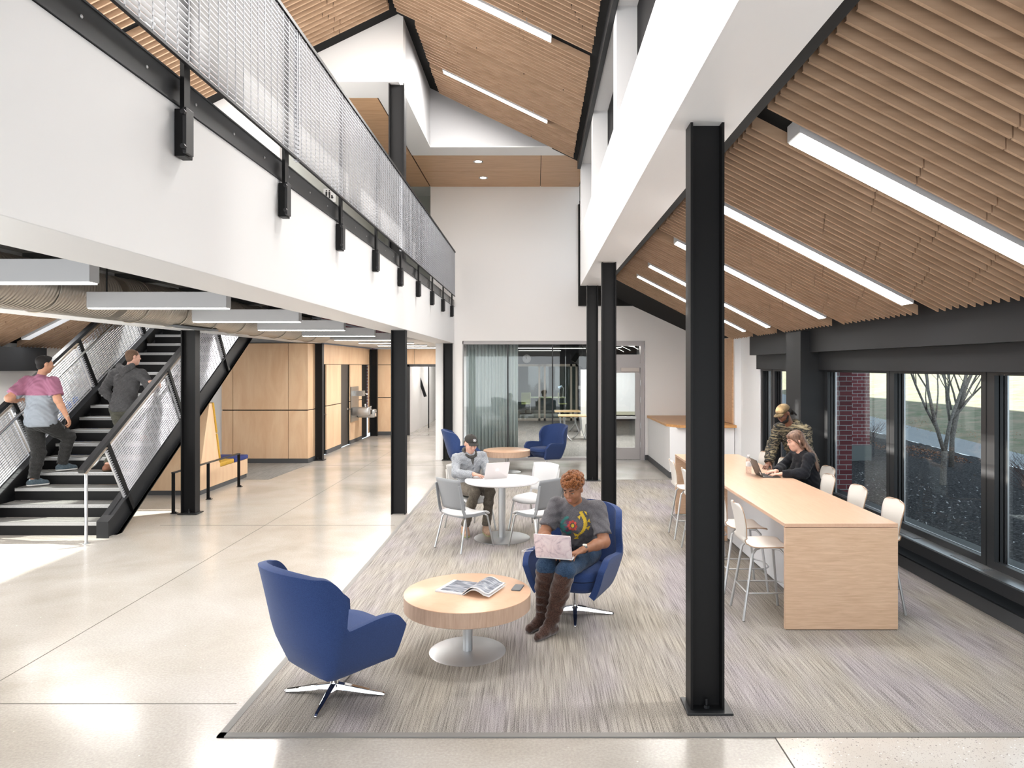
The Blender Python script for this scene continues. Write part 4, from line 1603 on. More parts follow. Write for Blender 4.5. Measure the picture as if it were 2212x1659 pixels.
def coffee_table(loc, label):
    t = thing('coffee_table', label, 'table', loc, 0, 'round maple coffee tables')
    MB().lathe([(.295, 0), (.295, .006), (.285, .012), (.03, .014)], 64).build('base_plate', steelp, t, smooth=40)
    MB().cyl((0, 0, .012), .038, .34, 24).build('column', steelp, t, smooth=40)
    MB().lathe([(.478, .345), (.486, .350), (.487, .458)], 96).build('apron', lam_edge, t, smooth=40)
    MB().lathe([(.487, .458), (.487, .462), (.484, .464)], 96).build('tabletop', lam_round, t, smooth=40)
    return t


coffee_table((-.525, 5.52, 0), 'large round maple coffee table in the foreground with an open magazine on it')
coffee_table((-.60, 14.9, 0), 'smaller-looking round maple coffee table in the distance by the glass wall')

# magazine: two page blocks, the right one curling over
t = thing('open_magazine', 'open magazine with grey photographs lying on the near round coffee table', 'magazine', (-.50, 5.56, .464), R(-22))
paper = mat('paper', (.82, .82, .83), .5)


def m_photo(name, seed):
    m, nt, b = nodes(name)
    v = coord(nt, (1, 1, 1))
    f = noise(nt, coord(nt, (3, 9, 3)), 1.3 + seed * .3, 5, .6, 1.5)
    c = ramp(nt, f, [(.3, (.06, .065, .08)), (.48, (.20, .22, .27)), (.6, (.45, .47, .52)), (.8, (.22, .20, .19))])
    nt.links.new(c, b.inputs['Base Color'])
    b.inputs['Roughness'].default_value = .25
    return m


MB().box(-.235, 0, -.15, .15, 0, .012).build('page_block', paper, t)
MB().box(-.205, 0, -.125, .15, .012, .0128).build('photo', m_photo('photo_left', 1), t)
P, Q = [], []
for i in range(17):
    a = i / 16
    x = a * .235
    z = .012 + .075 * math.sin(min(1, a * 1.25) * PI * .8) * (1 - a * .45) * (1 if a < .9 else .95)
    x = a * .225 + .0
    P.append([(x, -.15 + .3 * j / 6, z * (1 - .0 * j)) for j in range(7)])
    Q.append([(x, -.135 + .27 * j / 6, z + .0035) for j in range(7)])
MB().grid(P).build('curled_pages', paper, t, smooth=180, solid=.004)
MB().grid(Q[:-1]).build('photo', m_photo('photo_right', 3), t, smooth=180)
P = [[(x, y, max(.002, z - .02)) for x, y, z in r] for r in P]
MB().grid(P).build('curled_pages', paper, t, smooth=180, solid=.004)
t = thing('smartphone', 'grey smartphone lying on the near round coffee table', 'phone', (-.14, 5.60, .464), R(-12))
MB().rbox(-.038, .038, -.075, .075, 0, .008, .012).build('case', mat('phone_case', (.10, .10, .11), .4), t, smooth=50)
MB().rbox(-.034, .034, -.071, .071, .008, .009, .010).build('screen', mat('phone_glass', (.16, .165, .175), .15), t)

# white round table
t = thing('cafe_table', 'round white pedestal table with a laptop, in the middle of the carpet', 'table', (-.43, 9.14, 0))
MB().lathe([(.358, .006), (.358, .014), (.34, .020), (.05, .024)], 64).build('base_plate', silver, t, smooth=40)
MB().cyl((0, 0, .02), .045, .71, 28).build('column', steelp, t, smooth=40)
MB().lathe([(.46, .725), (.472, .735), (.472, .752), (.466, .757)], 96).build('tabletop', whitetop, t, smooth=40)


def side_chair(loc, rz, label, mshell, mseat, group):
    """faces +x"""
    t = thing('side_chair', label, 'chair', loc, rz, group)
    # back panel
    P = []
    for i in range(13):
        y = -.215 + .43 * i / 12
        row = []
        for j in range(11):
            v = j / 10
            z = .50 + v * .36
            w_ = 1.0 - .06 * (1 - v)
            x = -.215 - .10 * v + .045 * (abs(y) / .215) ** 2
            zz = z + .012 * (1 - (y / .215) ** 2) * v
            row.append((x, y * w_, zz))
        P.append(row)
    MB().grid(P).build('backrest', mshell, t, smooth=180, solid=.014)
    # side frames linking the back to the seat
    for s in (-1, 1):
        m = MB()
        pts = [(-.27, s * .213, .80), (-.235, s * .212, .60), (-.215, s * .215, .50), (-.19, s * .218, .44), (-.05, s * .222, .425), (.12, s * .22, .43)]
        for q in range(len(pts) - 1):
            m.bar(pts[q], pts[q + 1], .014, .035, (1, 0, 0.01) if q < 3 else (0, 0, 1))
        m.build('side_frame', mshell, t, smooth=40)
    P = []
    for i in range(13):
        x = -.20 + .43 * i / 12
        row = []
        for j in range(13):
            y = -.22 + .44 * j / 12
            r = 1 - .12 * max(0, (x - .05) / .18) ** 2
            z = .448 - .02 * (1 - (y / .22) ** 2) - .04 * max(0, (x - .12) / .11) ** 2
            row.append((x, y * r, z))
        P.append(row)
    MB().grid(P).build('seat', mseat, t, smooth=180, solid=.022)
    MB().rbox(-.19, .19, -.19, .19, .40, .425, .03).build('seat_pan', mshell, t, smooth=50)
    for sx, sy in ((1, 1), (1, -1), (-1, 1), (-1, -1)):
        x0 = .16 if sx > 0 else -.16
        x1 = .25 if sx > 0 else -.27
        MB().tube([(x0 * .6, sy * .15, .412), (x0 * .95, sy * .19, .408), (x0 + .02 * sx, sy * .205, .385), (x1, sy * .24, .01)], .0115, 10).build('leg', silver, t, smooth=60)
    return t


gsh = 'side chairs at the round white table'
sc1 = side_chair((-.86, 8.70, 0), R(47), 'grey-backed side chair with white seat at the left front of the white table', plast_g, plast_w, gsh)
dup(sc1, (.02, 8.70, 0), R(133), 'grey-backed side chair with white seat at the right front of the white table')
side_chair((-.02, 9.66, 0), R(232), 'all white side chair at the far right of the white table', plast_w, plast_w, gsh)
side_chair((-.88, 9.66, 0), R(-52), 'pale side chair in which the man in the dark cap sits', mat('pale_plastic', (.6, .59, .57), .4), plast_w, gsh)

# bar table ---------------------------------------------------------------
t = thing('bar_table', 'long maple bar-height table with panel ends in front of the windows', 'table', (2.545, 5.947, 0))
MB().box(-.470, .469, 0, 4.70, .862, .893).build('tabletop', lam_top, t, bevel=.002)
MB().box(-.470, .469, .0, .035, .012, .858).build('end_panel', lam_side, t, bevel=.002)
MB().box(-.470, .469, 4.66, 4.695, .012, .858).build('end_panel', lam_side, t, bevel=.002)
MB().box(-.46, -.14, 3.02, 3.055, .012, .858).build('middle_panel', lam_side, t)
MB().box(-.14, -.11, .035, 4.66, .05, .858).build('modesty_panel', mat('modesty_white', (.66, .67, .70), .5), t)
MB().box(-.46, .46, .005, .03, 0, .012).box(-.46, .46, 4.665, 4.69, 0, .012).build('plinth', blackp, t)


def spline(p, n):
    out = []
    for i in range(len(p) - 1):
        a, b, c, d = p[max(i - 1, 0)], p[i], p[i + 1], p[min(i + 2, len(p) - 1)]
        for k in range(n):
            t = k / n
            out.append(tuple(.5 * (2 * b[q] + (c[q] - a[q]) * t + (2 * a[q] - 5 * b[q] + 4 * c[q] - d[q]) * t * t + (3 * b[q] - a[q] - 3 * c[q] + d[q]) * t ** 3) for q in range(3)))
    out.append(tuple(p[-1]))
    return out


def bar_stool(loc, rz, label, group):
    """faces +x; moulded shell on four legs"""
    t = thing('bar_stool', label, 'bar stool', loc, rz, group)
    # profile from front lip of seat to top of back: (x, z, halfwidth)
    pr = [(.22, .60, .15), (.215, .612, .185), (.19, .622, .20), (.10, .628, .205), (.0, .626, .20), (-.09, .625, .19), (-.145, .637, .175), (-.178, .67, .165), (-.19, .72, .163), (-.195, .78, .172), (-.205, .85, .183), (-.22, .92, .188), (-.232, .965, .175), (-.238, .985, .135), (-.24, .992, .08)]
    P = []
    pr = spline(pr, 4)
    for x, z, w_ in pr:
        row = []
        for j in range(13):
            y = -1 + 2 * j / 12
            q = .02 * y * y
            row.append((x + (q if z > .7 else 0), y * w_, z + (q * .6 if z < .66 else 0)))
        P.append(row)
    MB().grid(P).build('shell', [stoolply], t, smooth=180, solid=.011)
    # thin exposed plywood edge
    e = [r[0] for r in P] + P[-1][1:-1] + [r[-1] for r in reversed(P)] + P[0][::-1][1:-1]
    MB().tube([(p[0], p[1] * 1.004, p[2]) for p in e], .0045, 6, closed=True).build('ply_edge', plyedge, t, smooth=60)
    for sx, sy in ((1, 1), (1, -1), (-1, 1), (-1, -1)):
        x0 = .13 if sx > 0 else -.09
        x1 = .22 if sx > 0 else -.21
        MB().tube([(x0 * .5, sy * .11, .612), (x0 * .95, sy * .14, .608), (x0 + .03 * sx, sy * .155, .57), (x1, sy * .20, .008)], .0115, 10).build('leg', steelp, t, smooth=60)
    zf = .24
    k = (.57 - zf) / .562
    xf_, xb = .16 + (.22 - .16) * k, -.12 - .09 * k
    yy = .155 + .045 * k
    MB().tube([(xb, -yy, zf), (xf_, -yy, zf), (xf_ + .06, -yy * .6, zf), (xf_ + .075, 0, zf), (xf_ + .06, yy * .6, zf), (xf_, yy, zf), (xb, yy, zf)], .007, 8, closed=True).build('footrest', steelp, t, smooth=60)
    return t


gs = 'white bar stools at the long maple table'
st0 = bar_stool((2.00, 6.36, 0), 0, 'nearest white bar stool on the left side of the bar table', gs)
for (x, y, a, l) in ((2.02, 7.10, 2, 'second white bar stool on the left side of the table, half behind the black column'),
                     (1.97, 8.45, -2, 'third white bar stool on the left side, seen just left of the black column'),
                     (1.97, 9.25, 0, 'farthest white bar stool on the left side of the bar table'),
                     (3.05, 6.50, 180, 'nearest white bar stool on the window side of the bar table'),
                     (3.06, 7.24, 181, 'second white bar stool on the window side of the bar table'),
                     (3.06, 7.98, 178, 'third white bar stool on the window side, just in front of the woman in black'),
                     (3.32, 8.62, 182, 'white bar stool in which the woman in black sits'),
                     (3.06, 9.42, 180, 'white bar stool on the window side behind the forearm of the standing man'),
                     (3.02, 10.1, 180, 'farthest white bar stool on the window side of the bar table')):
    dup(st0, (x, y, 0), R(a), l)

# water bottle
t = thing('water_bottle', 'clear plastic water bottle with white label on the bar table', 'bottle', (2.605, 8.75, .893))
MB().lathe([(.028, 0), (.033, .008), (.033, .06), (.030, .065), (.033, .07), (.033, .15), (.026, .18), (.013, .198), (.013, .21)], 24).build('body', m_glass('bottle_plastic', (.88, .86, .86)), t, smooth=60)
MB().lathe([(.0340, .085), (.0340, .14)], 24).build('label_band', plast_w, t, smooth=40)
MB().cyl((0, 0, .205), .016, .02, 16).build('cap', plast_w, t)


def laptop(name, loc, rz, label, w_, d_, tilt, mb_, ml, logo=None, keys=True):
    """local: base extends to +y (toward the user), hinge at y=0, lid leans back to -y"""
    t = thing(name, label, 'laptop', loc, rz)
    MB().rbox(-w_ / 2, w_ / 2, 0, d_, 0, .012, .012).build('base', mb_, t, smooth=50)
    if keys:
        kb = MB()
        for i in range(12):
            for j in range(4):
                x = -w_ * .42 + i * w_ * .07
                y = d_ * .12 + j * d_ * .11
                kb.box(x, x + w_ * .058, y, y + d_ * .09, .012, .0132)
        kb.build('keyboard', blackp, t)
    a = R(tilt)
    m = MB().rbox(-w_ / 2, w_ / 2, 0, d_, -.004, .004, .010)
    M = Matrix.Translation((0, .0, .012)) @ Matrix.Rotation(PI - a, 4, 'X') @ Matrix.Rotation(0, 4, 'Z')
    # lid plane: local y goes up the lid
    M = Matrix.Translation((0, 0, .012)) @ Matrix.Rotation(a, 4, 'X')
    m.xf(M)
    lid = m.build('lid', ml, t, smooth=50)
    MB().box(-w_ * .46, w_ * .46, d_ * .06, d_ * .95, -.0055, -.004).xf(M).build('screen', mat('screen_dark', (.05, .06, .08), .2, em=(.4, .45, .5), ems=.3), lid)
    if logo:
        g = MB()
        for s in (-1, 1):
            g.tube([M @ Vector((s * .008, d_ * .52, .004)), M @ Vector((s * .008, d_ * .52, .0052))], .014, 16)
        g.tube([M @ Vector((.004, d_ * .52 + .022, .004)), M @ Vector((.004, d_ * .52 + .022, .0052))], .006, 10)
        g.build('logo', mat('logo_glow', (.95, .95, .95), .4, em=(1, 1, 1), ems=.8), lid)
    return t


alu = mat('laptop_alu', (.74, .70, .69), .35, .3)
# angle measured so that the lid back faces the camera
laptop('laptop', (-.51, 9.20, .757), R(24), 'silver laptop with glowing logo on the white round table', .32, .22, 112, alu, alu, logo=True)


def m_marble():
    m, nt, b = nodes('pink_marble')
    f = noise(nt, coord(nt, (1, 1, 1), (0, 0, R(30))), 9, 5, .6, 2.2)
    c = ramp(nt, f, [(.30, (.42, .34, .38)), (.45, (.70, .58, .60)), (.6, (.78, .68, .68)), (.75, (.60, .52, .56))])
    nt.links.new(c, b.inputs['Base Color'])
    b.inputs['Roughness'].default_value = .3
    return m


# ================================================================== PEOPLE
# bodies and clothes: smooth blends of tapered capsules and ellipsoids, polygonised by surface nets


def V(*a):
    return np.array(a, dtype=np.float32)


class Fig:
    """a set of distance primitives"""

    def __init__(s):
        s.p = []

    def cap(s, a, b, ra, rb, k=.02, cuts=(), flat=None):
        s.p.append(('c', V(*a), V(*b), ra, rb, k, cuts, flat))
        return s

    def ell(s, c, r, M=None, k=.02, cuts=()):
        s.p.append(('e', V(*c), V(*r), None if M is None else np.array([list(row) for row in M], dtype=np.float32), 0, k, cuts, None))
        return s

    def sub(s, c, r, M=None, k=.01):
        s.p.append(('s', V(*c), V(*r), None if M is None else np.array([list(row) for row in M], dtype=np.float32), 0, k, (), None))
        return s

    def bounds(s):
        lo = V(9, 9, 9)
        hi = -lo
        for q in s.p:
            if q[0] == 's':
                continue
            if q[0] == 'c':
                r = max(q[3], q[4])
                for c in (q[1], q[2]):
                    lo = np.minimum(lo, c - r)
                    hi = np.maximum(hi, c + r)
            else:
                r = float(q[2].max())
                lo = np.minimum(lo, q[1] - r)
                hi = np.maximum(hi, q[1] + r)
        return lo - .03, hi + .03

    def mesh(s, h=.007, wr=0, seed=0, gcuts=()):
        lo, hi = s.bounds()
        n = np.ceil((hi - lo) / h).astype(int) + 1
        D = np.full(n, .2, dtype=np.float32)
        ax = [lo[i] + h * np.arange(n[i], dtype=np.float32) for i in range(3)]
        for q in s.p:
            if q[0] == 'c':
                r = max(q[3], q[4])
                a = np.minimum(q[1], q[2]) - r
                b = np.maximum(q[1], q[2]) + r
            else:
                r = float(q[2].max())
                a, b = q[1] - r, q[1] + r
            m = .03 + q[5]
            i0 = np.clip(np.floor((a - m - lo) / h).astype(int), 0, n - 1)
            i1 = np.clip(np.ceil((b + m - lo) / h).astype(int) + 1, 1, n)
            sl = tuple(slice(i0[i], i1[i]) for i in range(3))
            X = ax[0][sl[0]][:, None, None]
            Y = ax[1][sl[1]][None, :, None]
            Z = ax[2][sl[2]][None, None, :]
            if q[0] == 'c':
                ab = q[2] - q[1]
                L = float((ab ** 2).sum()) + 1e-9
                px, py, pz = X - q[1][0], Y - q[1][1], Z - q[1][2]
                t = np.clip((px * ab[0] + py * ab[1] + pz * ab[2]) / L, 0, 1)
                d = np.sqrt((px - t * ab[0]) ** 2 + (py - t * ab[1]) ** 2 + (pz - t * ab[2]) ** 2)
                if q[7]:
                    # flattened capsule: squash along an axis (axis, factor)
                    axv, fc = q[7]
                    axv = V(*axv)
                    rx, ry, rz = px - t * ab[0], py - t * ab[1], pz - t * ab[2]
                    w = rx * axv[0] + ry * axv[1] + rz * axv[2]
                    d = np.sqrt(np.maximum(d * d - w * w, 0) + (w * fc) ** 2)
                d = d - (q[3] + (q[4] - q[3]) * t)
            else:
                P = (X - q[1][0], Y - q[1][1], Z - q[1][2])
                if q[3] is not None:
                    M = q[3]        # columns are the ellipsoid axes
                    P = [P[0] * M[0][i] + P[1] * M[1][i] + P[2] * M[2][i] for i in range(3)]
                r = q[2]
                k0 = np.sqrt((P[0] / r[0]) ** 2 + (P[1] / r[1]) ** 2 + (P[2] / r[2]) ** 2)
                k1 = np.sqrt((P[0] / r[0] ** 2) ** 2 + (P[1] / r[1] ** 2) ** 2 + (P[2] / r[2] ** 2) ** 2) + 1e-6
                d = k0 * (k0 - 1) / k1
            for cp, cn in q[6]:
                cn = V(*cn)
                cn = cn / np.linalg.norm(cn)
                d = np.maximum(d, (X - cp[0]) * cn[0] + (Y - cp[1]) * cn[1] + (Z - cp[2]) * cn[2])
            D0 = D[sl]
            k = q[5]
            if q[0] == 's':
                D[sl] = np.maximum(D0, -d)
            else:
                hh = np.maximum(k - np.abs(D0 - d), 0) / max(k, 1e-6)
                D[sl] = np.minimum(D0, d) - hh * hh * k * .25
        X = ax[0][:, None, None]
        Y = ax[1][None, :, None]
        Z = ax[2][None, None, :]
        if wr:
            ph = seed * 1.7
            D += wr * (np.sin(X * 31 + Z * 52 + ph) * np.sin(Y * 37 - Z * 33 + 2 * ph) + .6 * np.sin(Z * 95 + 14 * np.sin(X * 9 + ph) + 11 * Y)).astype(np.float32)
        for cp, cn in gcuts:
            cn = V(*cn)
            cn = cn / np.linalg.norm(cn)
            D = np.maximum(D, (X - cp[0]) * cn[0] + (Y - cp[1]) * cn[1] + (Z - cp[2]) * cn[2])
        D[0], D[-1], D[:, 0], D[:, -1], D[:, :, 0], D[:, :, -1] = .1, .1, .1, .1, .1, .1
        return snets(D, lo, h)


def snets(D, lo, h):
    S = D < 0
    c = S[:-1, :-1, :-1].astype(np.int8)
    for i, j, k in ((1, 0, 0), (0, 1, 0), (0, 0, 1), (1, 1, 0), (1, 0, 1), (0, 1, 1), (1, 1, 1)):
        c = c + S[i:S.shape[0] - 1 + i, j:S.shape[1] - 1 + j, k:S.shape[2] - 1 + k]
    I = np.argwhere((c > 0) & (c < 8))
    idx = np.full(c.shape, -1, dtype=np.int64)
    idx[I[:, 0], I[:, 1], I[:, 2]] = np.arange(len(I))
    acc = np.zeros((len(I), 3), dtype=np.float64)
    cnt = np.zeros(len(I))
    cor = [(i, j, k) for i in (0, 1) for j in (0, 1) for k in (0, 1)]
    for a in cor:
        for q in range(3):
            if a[q]:
                continue
            b = list(a)
            b[q] = 1
            va = D[I[:, 0] + a[0], I[:, 1] + a[1], I[:, 2] + a[2]]
            vb = D[I[:, 0] + b[0], I[:, 1] + b[1], I[:, 2] + b[2]]
            m = (va < 0) != (vb < 0)
            t = np.where(m, va / np.where(m, va - vb, 1), 0)
            p = np.zeros((len(I), 3))
            p[:] = a
            p[:, q] += t
            acc += p * m[:, None]
            cnt += m
    vs = (I + acc / cnt[:, None]) * h + lo
    F = []
    for q in range(3):
        o = [0, 0, 0]
        o[q] = 1
        A = S[:S.shape[0] - o[0], :S.shape[1] - o[1], :S.shape[2] - o[2]]
        B = S[o[0]:, o[1]:, o[2]:]
        E = np.argwhere(A != B)
        u, v = (q + 1) % 3, (q + 2) % 3
        E = E[(E[:, u] > 0) & (E[:, v] > 0)]
        du = np.zeros(3, int)
        du[u] = 1
        dv = np.zeros(3, int)
        dv[v] = 1

        def g(P):
            return idx[P[:, 0], P[:, 1], P[:, 2]]
        f = np.stack([g(E - du - dv), g(E - dv), g(E), g(E - du)], 1)
        flip = ~A[E[:, 0], E[:, 1], E[:, 2]]
        f[flip] = f[flip][:, ::-1]
        F.append(f)
    F = np.concatenate(F)
    F = F[(F >= 0).all(1)]
    # one pass of relaxation
    nb = np.zeros_like(vs)
    nc = np.zeros(len(vs))
    for a in range(4):
        b = (a + 1) % 4
        np.add.at(nb, F[:, a], vs[F[:, b]])
        np.add.at(nb, F[:, b], vs[F[:, a]])
        np.add.at(nc, F[:, a], 1)
        np.add.at(nc, F[:, b], 1)
    vs = vs * .5 + .5 * nb / np.maximum(nc, 1)[:, None]
    return vs, F


def npmesh(name, vf, m, parent):
    vs, F = vf
    me = bpy.data.meshes.new(name)
    me.vertices.add(len(vs))
    me.vertices.foreach_set('co', vs.astype(np.float32).ravel())
    me.loops.add(F.size)
    me.loops.foreach_set('vertex_index', F.astype(np.int32).ravel())
    me.polygons.add(len(F))
    me.polygons.foreach_set('loop_start', np.arange(0, F.size, 4, dtype=np.int32))
    me.polygons.foreach_set('loop_total', np.full(len(F), 4, dtype=np.int32))
    me.update(calc_edges=True)
    me.validate()
    me.polygons.foreach_set('use_smooth', [True] * len(me.polygons))
    me.materials.append(m)
    o = bpy.data.objects.new(name, me)
    COL.objects.link(o)
    o.parent = parent
    return o


def nv(v):
    return Vector(v).normalized()


def basis(fwd, up):
    """returns right, fwd, up (orthonormal); right = fwd x up"""
    f = nv(fwd)
    u = Vector(up)
    u = (u - f * u.dot(f)).normalized()
    r = f.cross(u)
    return r, f, u


def head_prims(F, c, fwd, up, s=1.0, jaw=1.0):
    r, f, u = basis(fwd, up)
    c = Vector(c)
    M = [[r[i], f[i], u[i]] for i in range(3)]
    P = lambda a, b, d: c + r * (a * s) + f * (b * s) + u * (d * s)
    E = lambda p, rr, k=.015: F.ell(p, [x * s for x in rr], M, k)
    E(P(0, -.012, .035), (.076, .094, .082), .001)
    E(P(0, .022, -.030), (.060 * jaw, .072, .080), .03)
    E(P(0, .058, -.088), (.026 * jaw, .024, .022), .03)
    for q in (-1, 1):
        E(P(q * .036, .060, -.022), (.024, .022, .022), .02)       # cheeks
        F.sub(P(q * .032, .097, .012), [.017 * s, .012 * s, .011 * s], M)
        E(P(q * .031, .076, .012), (.0135, .0125, .0105), .004)     # eyelid
        F.cap(P(q * .012, .088, .030), P(q * .048, .074, .030), .009 * s, .008 * s, .014)
        E(P(q * .077, -.006, .0), (.010, .020, .030), .008)        # ears
    F.cap(P(0, .086, .022), P(0, .107, -.016), .0075 * s, .0105 * s, .010)
    for q in (-1, 1):
        E(P(q * .010, .096, -.021), (.008, .009, .007), .006)
    E(P(0, .088, -.050), (.022, .010, .0065), .006)
    E(P(0, .085, -.062), (.020, .010, .0075), .006)
    return P, M


def face_parts(root, P, M, s, eyecol, browcol, lipcol, down=True):
    rot = Matrix([list(r) for r in M])
    e = MB()
    i_ = MB()
    b = MB()
    for q in (-1, 1):
        e.ell(P(q * .0315, .0815, .009), (.0115 * s, .0075 * s, .0030 * s if down else .006 * s), 12, 8, rot)
        i_.ell(P(q * .0315, .0885, .0085), (.0052 * s, .0028 * s, .0035 * s), 10, 6, rot)
        b.tube([P(q * .014, .099, .036), P(q * .032, .096, .041), P(q * .051, .080, .036)], [.0032 * s, .0042 * s, .002 * s], 6)
        b.tube([P(q * .019, .0885, .0150), P(q * .032, .0910, .0165), P(q * .045, .082, .0130)], .0014 * s, 5)
    e.build('eyes', mat('eye_white', (.7, .68, .65), .3), root, smooth=180)
    i_.build('irises', mat('iris_dark', (.03, .02, .015), .2), root, smooth=180)
    b.build('eyebrows', browcol, root, smooth=180)
    l = MB()
    l.ell(P(0, .0905, -.0495), (.021 * s, .0085 * s, .0055 * s), 14, 8, rot)
    l.ell(P(0, .0875, -.0615), (.018 * s, .0095 * s, .0065 * s), 14, 8, rot)
    l.build('lips', lipcol, root, smooth=180)


def hand_prims(F, w, d, n, side, curl=.5, s=1.0, spread=.1, thumb=1):
    """w wrist, d direction of the fingers, n back-of-hand normal, side: vector to the thumb side"""
    d = nv(d)
    n = Vector(n)
    n = (n - d * n.dot(d)).normalized()
    t = Vector(side)
    t = (t - d * t.dot(d) - n * t.dot(n)).normalized()
    w = Vector(w)
    P = lambda a, b, c: w + d * (a * s) + t * (b * s) + n * (c * s)
    F.cap(P(-.02, 0, 0), P(.02, 0, 0), .025 * s, .025 * s, .02, flat=(n, 1.35))
    F.cap(P(.03, .018, 0), P(.078, .026, 0), .019 * s, .014 * s, .012, flat=(n, 1.3))
    F.cap(P(.03, .0, 0), P(.082, .004, .002), .020 * s, .014 * s, .012, flat=(n, 1.3))
    F.cap(P(.03, -.018, 0), P(.074, -.024, 0), .019 * s, .013 * s, .012, flat=(n, 1.3))
    for i, (off, L) in enumerate(((.030, .040), (.010, .045), (-.010, .042), (-.029, .033))):
        a = P(.082 - (.006 if i in (0, 2) else 0) - (.014 if i == 3 else 0), off, .002)
        ang = 0
        r0 = .0092 - .0006 * i
        dd = (d + t * (spread * (1.5 - i) * .5)).normalized()
        for j in range(3):
            ang += curl * (.55, .75, .55)[j] * (1 + .12 * (i - 1))
            v = dd * math.cos(ang) - n * math.sin(ang)
            b = a + v * (L * s * (1, .68, .52)[j])
            F.cap(a, b, (r0 - .0006 * j) * s, (r0 - .0006 * (j + 1)) * s, .004)
            a = b
    # thumb from the side of the palm near its base
    a = P(.018, .022, -.006)
    v1 = (d * .62 + t * .75 - n * .25).normalized()
    b = a + v1 * (.042 * s)
    F.cap(a, b, .0145 * s, .0115 * s, .010)
    v2 = (d * .85 + t * .35 - n * .40).normalized()
    c = b + v2 * (.032 * s)
    F.cap(b, c, .0112 * s, .0098 * s, .004)
    v3 = (d * .95 + t * .02 - n * .35).normalized()
    F.cap(c, c + v3 * (.024 * s), .0098 * s, .008 * s, .004)


def limb(F, pts, rs, k=.02, add=0, cuts=None):
    for i in range(len(pts) - 1):
        F.cap(pts[i], pts[i + 1], rs[i] + add, rs[i + 1] + add, k, cuts=(cuts or {}).get(i, ()))


def lerp(a, b, t):
    return Vector(a).lerp(Vector(b), t)


def torso(F, J, add=0, w=1.0, belly=.11, k=.05, cuts=(), bust=0, upper=True, hips=True):
    """J: pelvis, neck, shL, shR, hipL, hipR"""
    pel, neck = Vector(J['pelvis']), Vector(J['neck'])
    up = nv(neck - pel)
    right = nv(Vector(J['shR']) - Vector(J['shL']))
    fwd = nv(up.cross(right))
    right = fwd.cross(up)
    M = [[right[i], fwd[i], up[i]] for i in range(3)]
    H = (neck - pel).length
    at = lambda a, b, c: pel + right * a + fwd * b + up * (c * H)
    cu = cuts
    if hips:
        F.ell(at(0, -.005, .02), (.158 * w + add, .118 * w + add, .12 + add), M, k, cu)
    F.ell(at(0, .008, .24), (.140 * w + add, belly + add, .14 + add), M, k, cu)
    if upper:
        F.ell(at(0, .005, .52), (.150 * w + add, .112 * (.6 + .4 * w) + add, .15 + add), M, k, cu)
        F.ell(at(0, -.002, .74), (.160 * w + add, .105 * (.6 + .4 * w) + add, .115 + add), M, k, cu)
        for s in ('shL', 'shR'):
            F.cap(lerp(J[s], neck, .75) - up * .035, lerp(J[s], neck, .08) - up * .012, .055 + add, .052 + add, k, cuts=cu)
        for q in (-1, 1):
            if bust:
                F.ell(at(q * .072, .075, .60), (.068 + add, .055 + bust + add, .065 + add), M, .04, cu)
    return M, at, right, fwd, up


def foot(F, ankle, toe, add=0, r=.036, sole=0):
    a, t = Vector(ankle), Vector(toe)
    d = Vector((t.x - a.x, t.y - a.y, 0)).normalized()
    heel = a - d * .035
    F.cap((heel.x, heel.y, t.z + r * .4), (t.x, t.y, t.z + .004), r + add, r * .78 + add, .02, flat=None)
    F.cap((a.x, a.y, a.z), (heel.x + d.x * .05, heel.y + d.y * .05, t.z + r * .6), r + add, r + add, .02)
    F.cap((a.x + d.x * .02, a.y + d.y * .02, a.z - .01), ((a.x + t.x) / 2, (a.y + t.y) / 2, t.z + .025), r * .95 + add, r + add, .02)


skin_m = {}


def m_skin(name, col, rough=.5):
    m, nt, b = nodes(name)
    f = noise(nt, coord(nt), 26, 3)
    c = ramp(nt, f, [(.3, tuple(x * .88 for x in col)), (.7, tuple(min(1, x * 1.1) for x in col))])
    nt.links.new(c, b.inputs['Base Color'])
    b.inputs['Roughness'].default_value = rough
    b.inputs['Specular IOR Level'].default_value = .4
    b.inputs['Subsurface Weight'].default_value = .08
    b.inputs['Subsurface Radius'].default_value = (.02, .008, .004)
    return m


def m_cloth(name, c1, c2, sc=160, big=14, sheen=.1, bs=.25):
    m, nt, b = nodes(name)
    v = coord(nt)
    c = ramp(nt, noise(nt, v, sc, 2), [(.35, c1), (.65, c2)])
    c = mixc(nt, c, ramp(nt, noise(nt, v, big, 3), [(.3, (.8, .8, .8)), (.7, (1.12, 1.12, 1.12))]), 1, 'MULTIPLY')
    nt.links.new(c, b.inputs['Base Color'])
    b.inputs['Roughness'].default_value = .9
    b.inputs['Specular IOR Level'].default_value = .15
    b.inputs['Sheen Weight'].default_value = sheen
    bump(nt, b, noise(nt, v, big * 1.6, 3, .6, 1.0), bs, .02)
    return m


def m_twotone(name, zsplit, c1, c2):
    m, nt, b = nodes(name)
    tc = nt.nodes.new('ShaderNodeTexCoord')
    sp = nt.nodes.new('ShaderNodeSeparateXYZ')
    nt.links.new(tc.outputs['Object'], sp.inputs[0])
    k = mth(nt, 'GREATER_THAN', sp.outputs['Z'], zsplit)
    c = mixc(nt, c2, c1, k)
    nt.links.new(c, b.inputs['Base Color'])
    b.inputs['Roughness'].default_value = .9
    bump(nt, b, noise(nt, coord(nt), 18, 3, .6, 1.0), .3, .02)
    return m


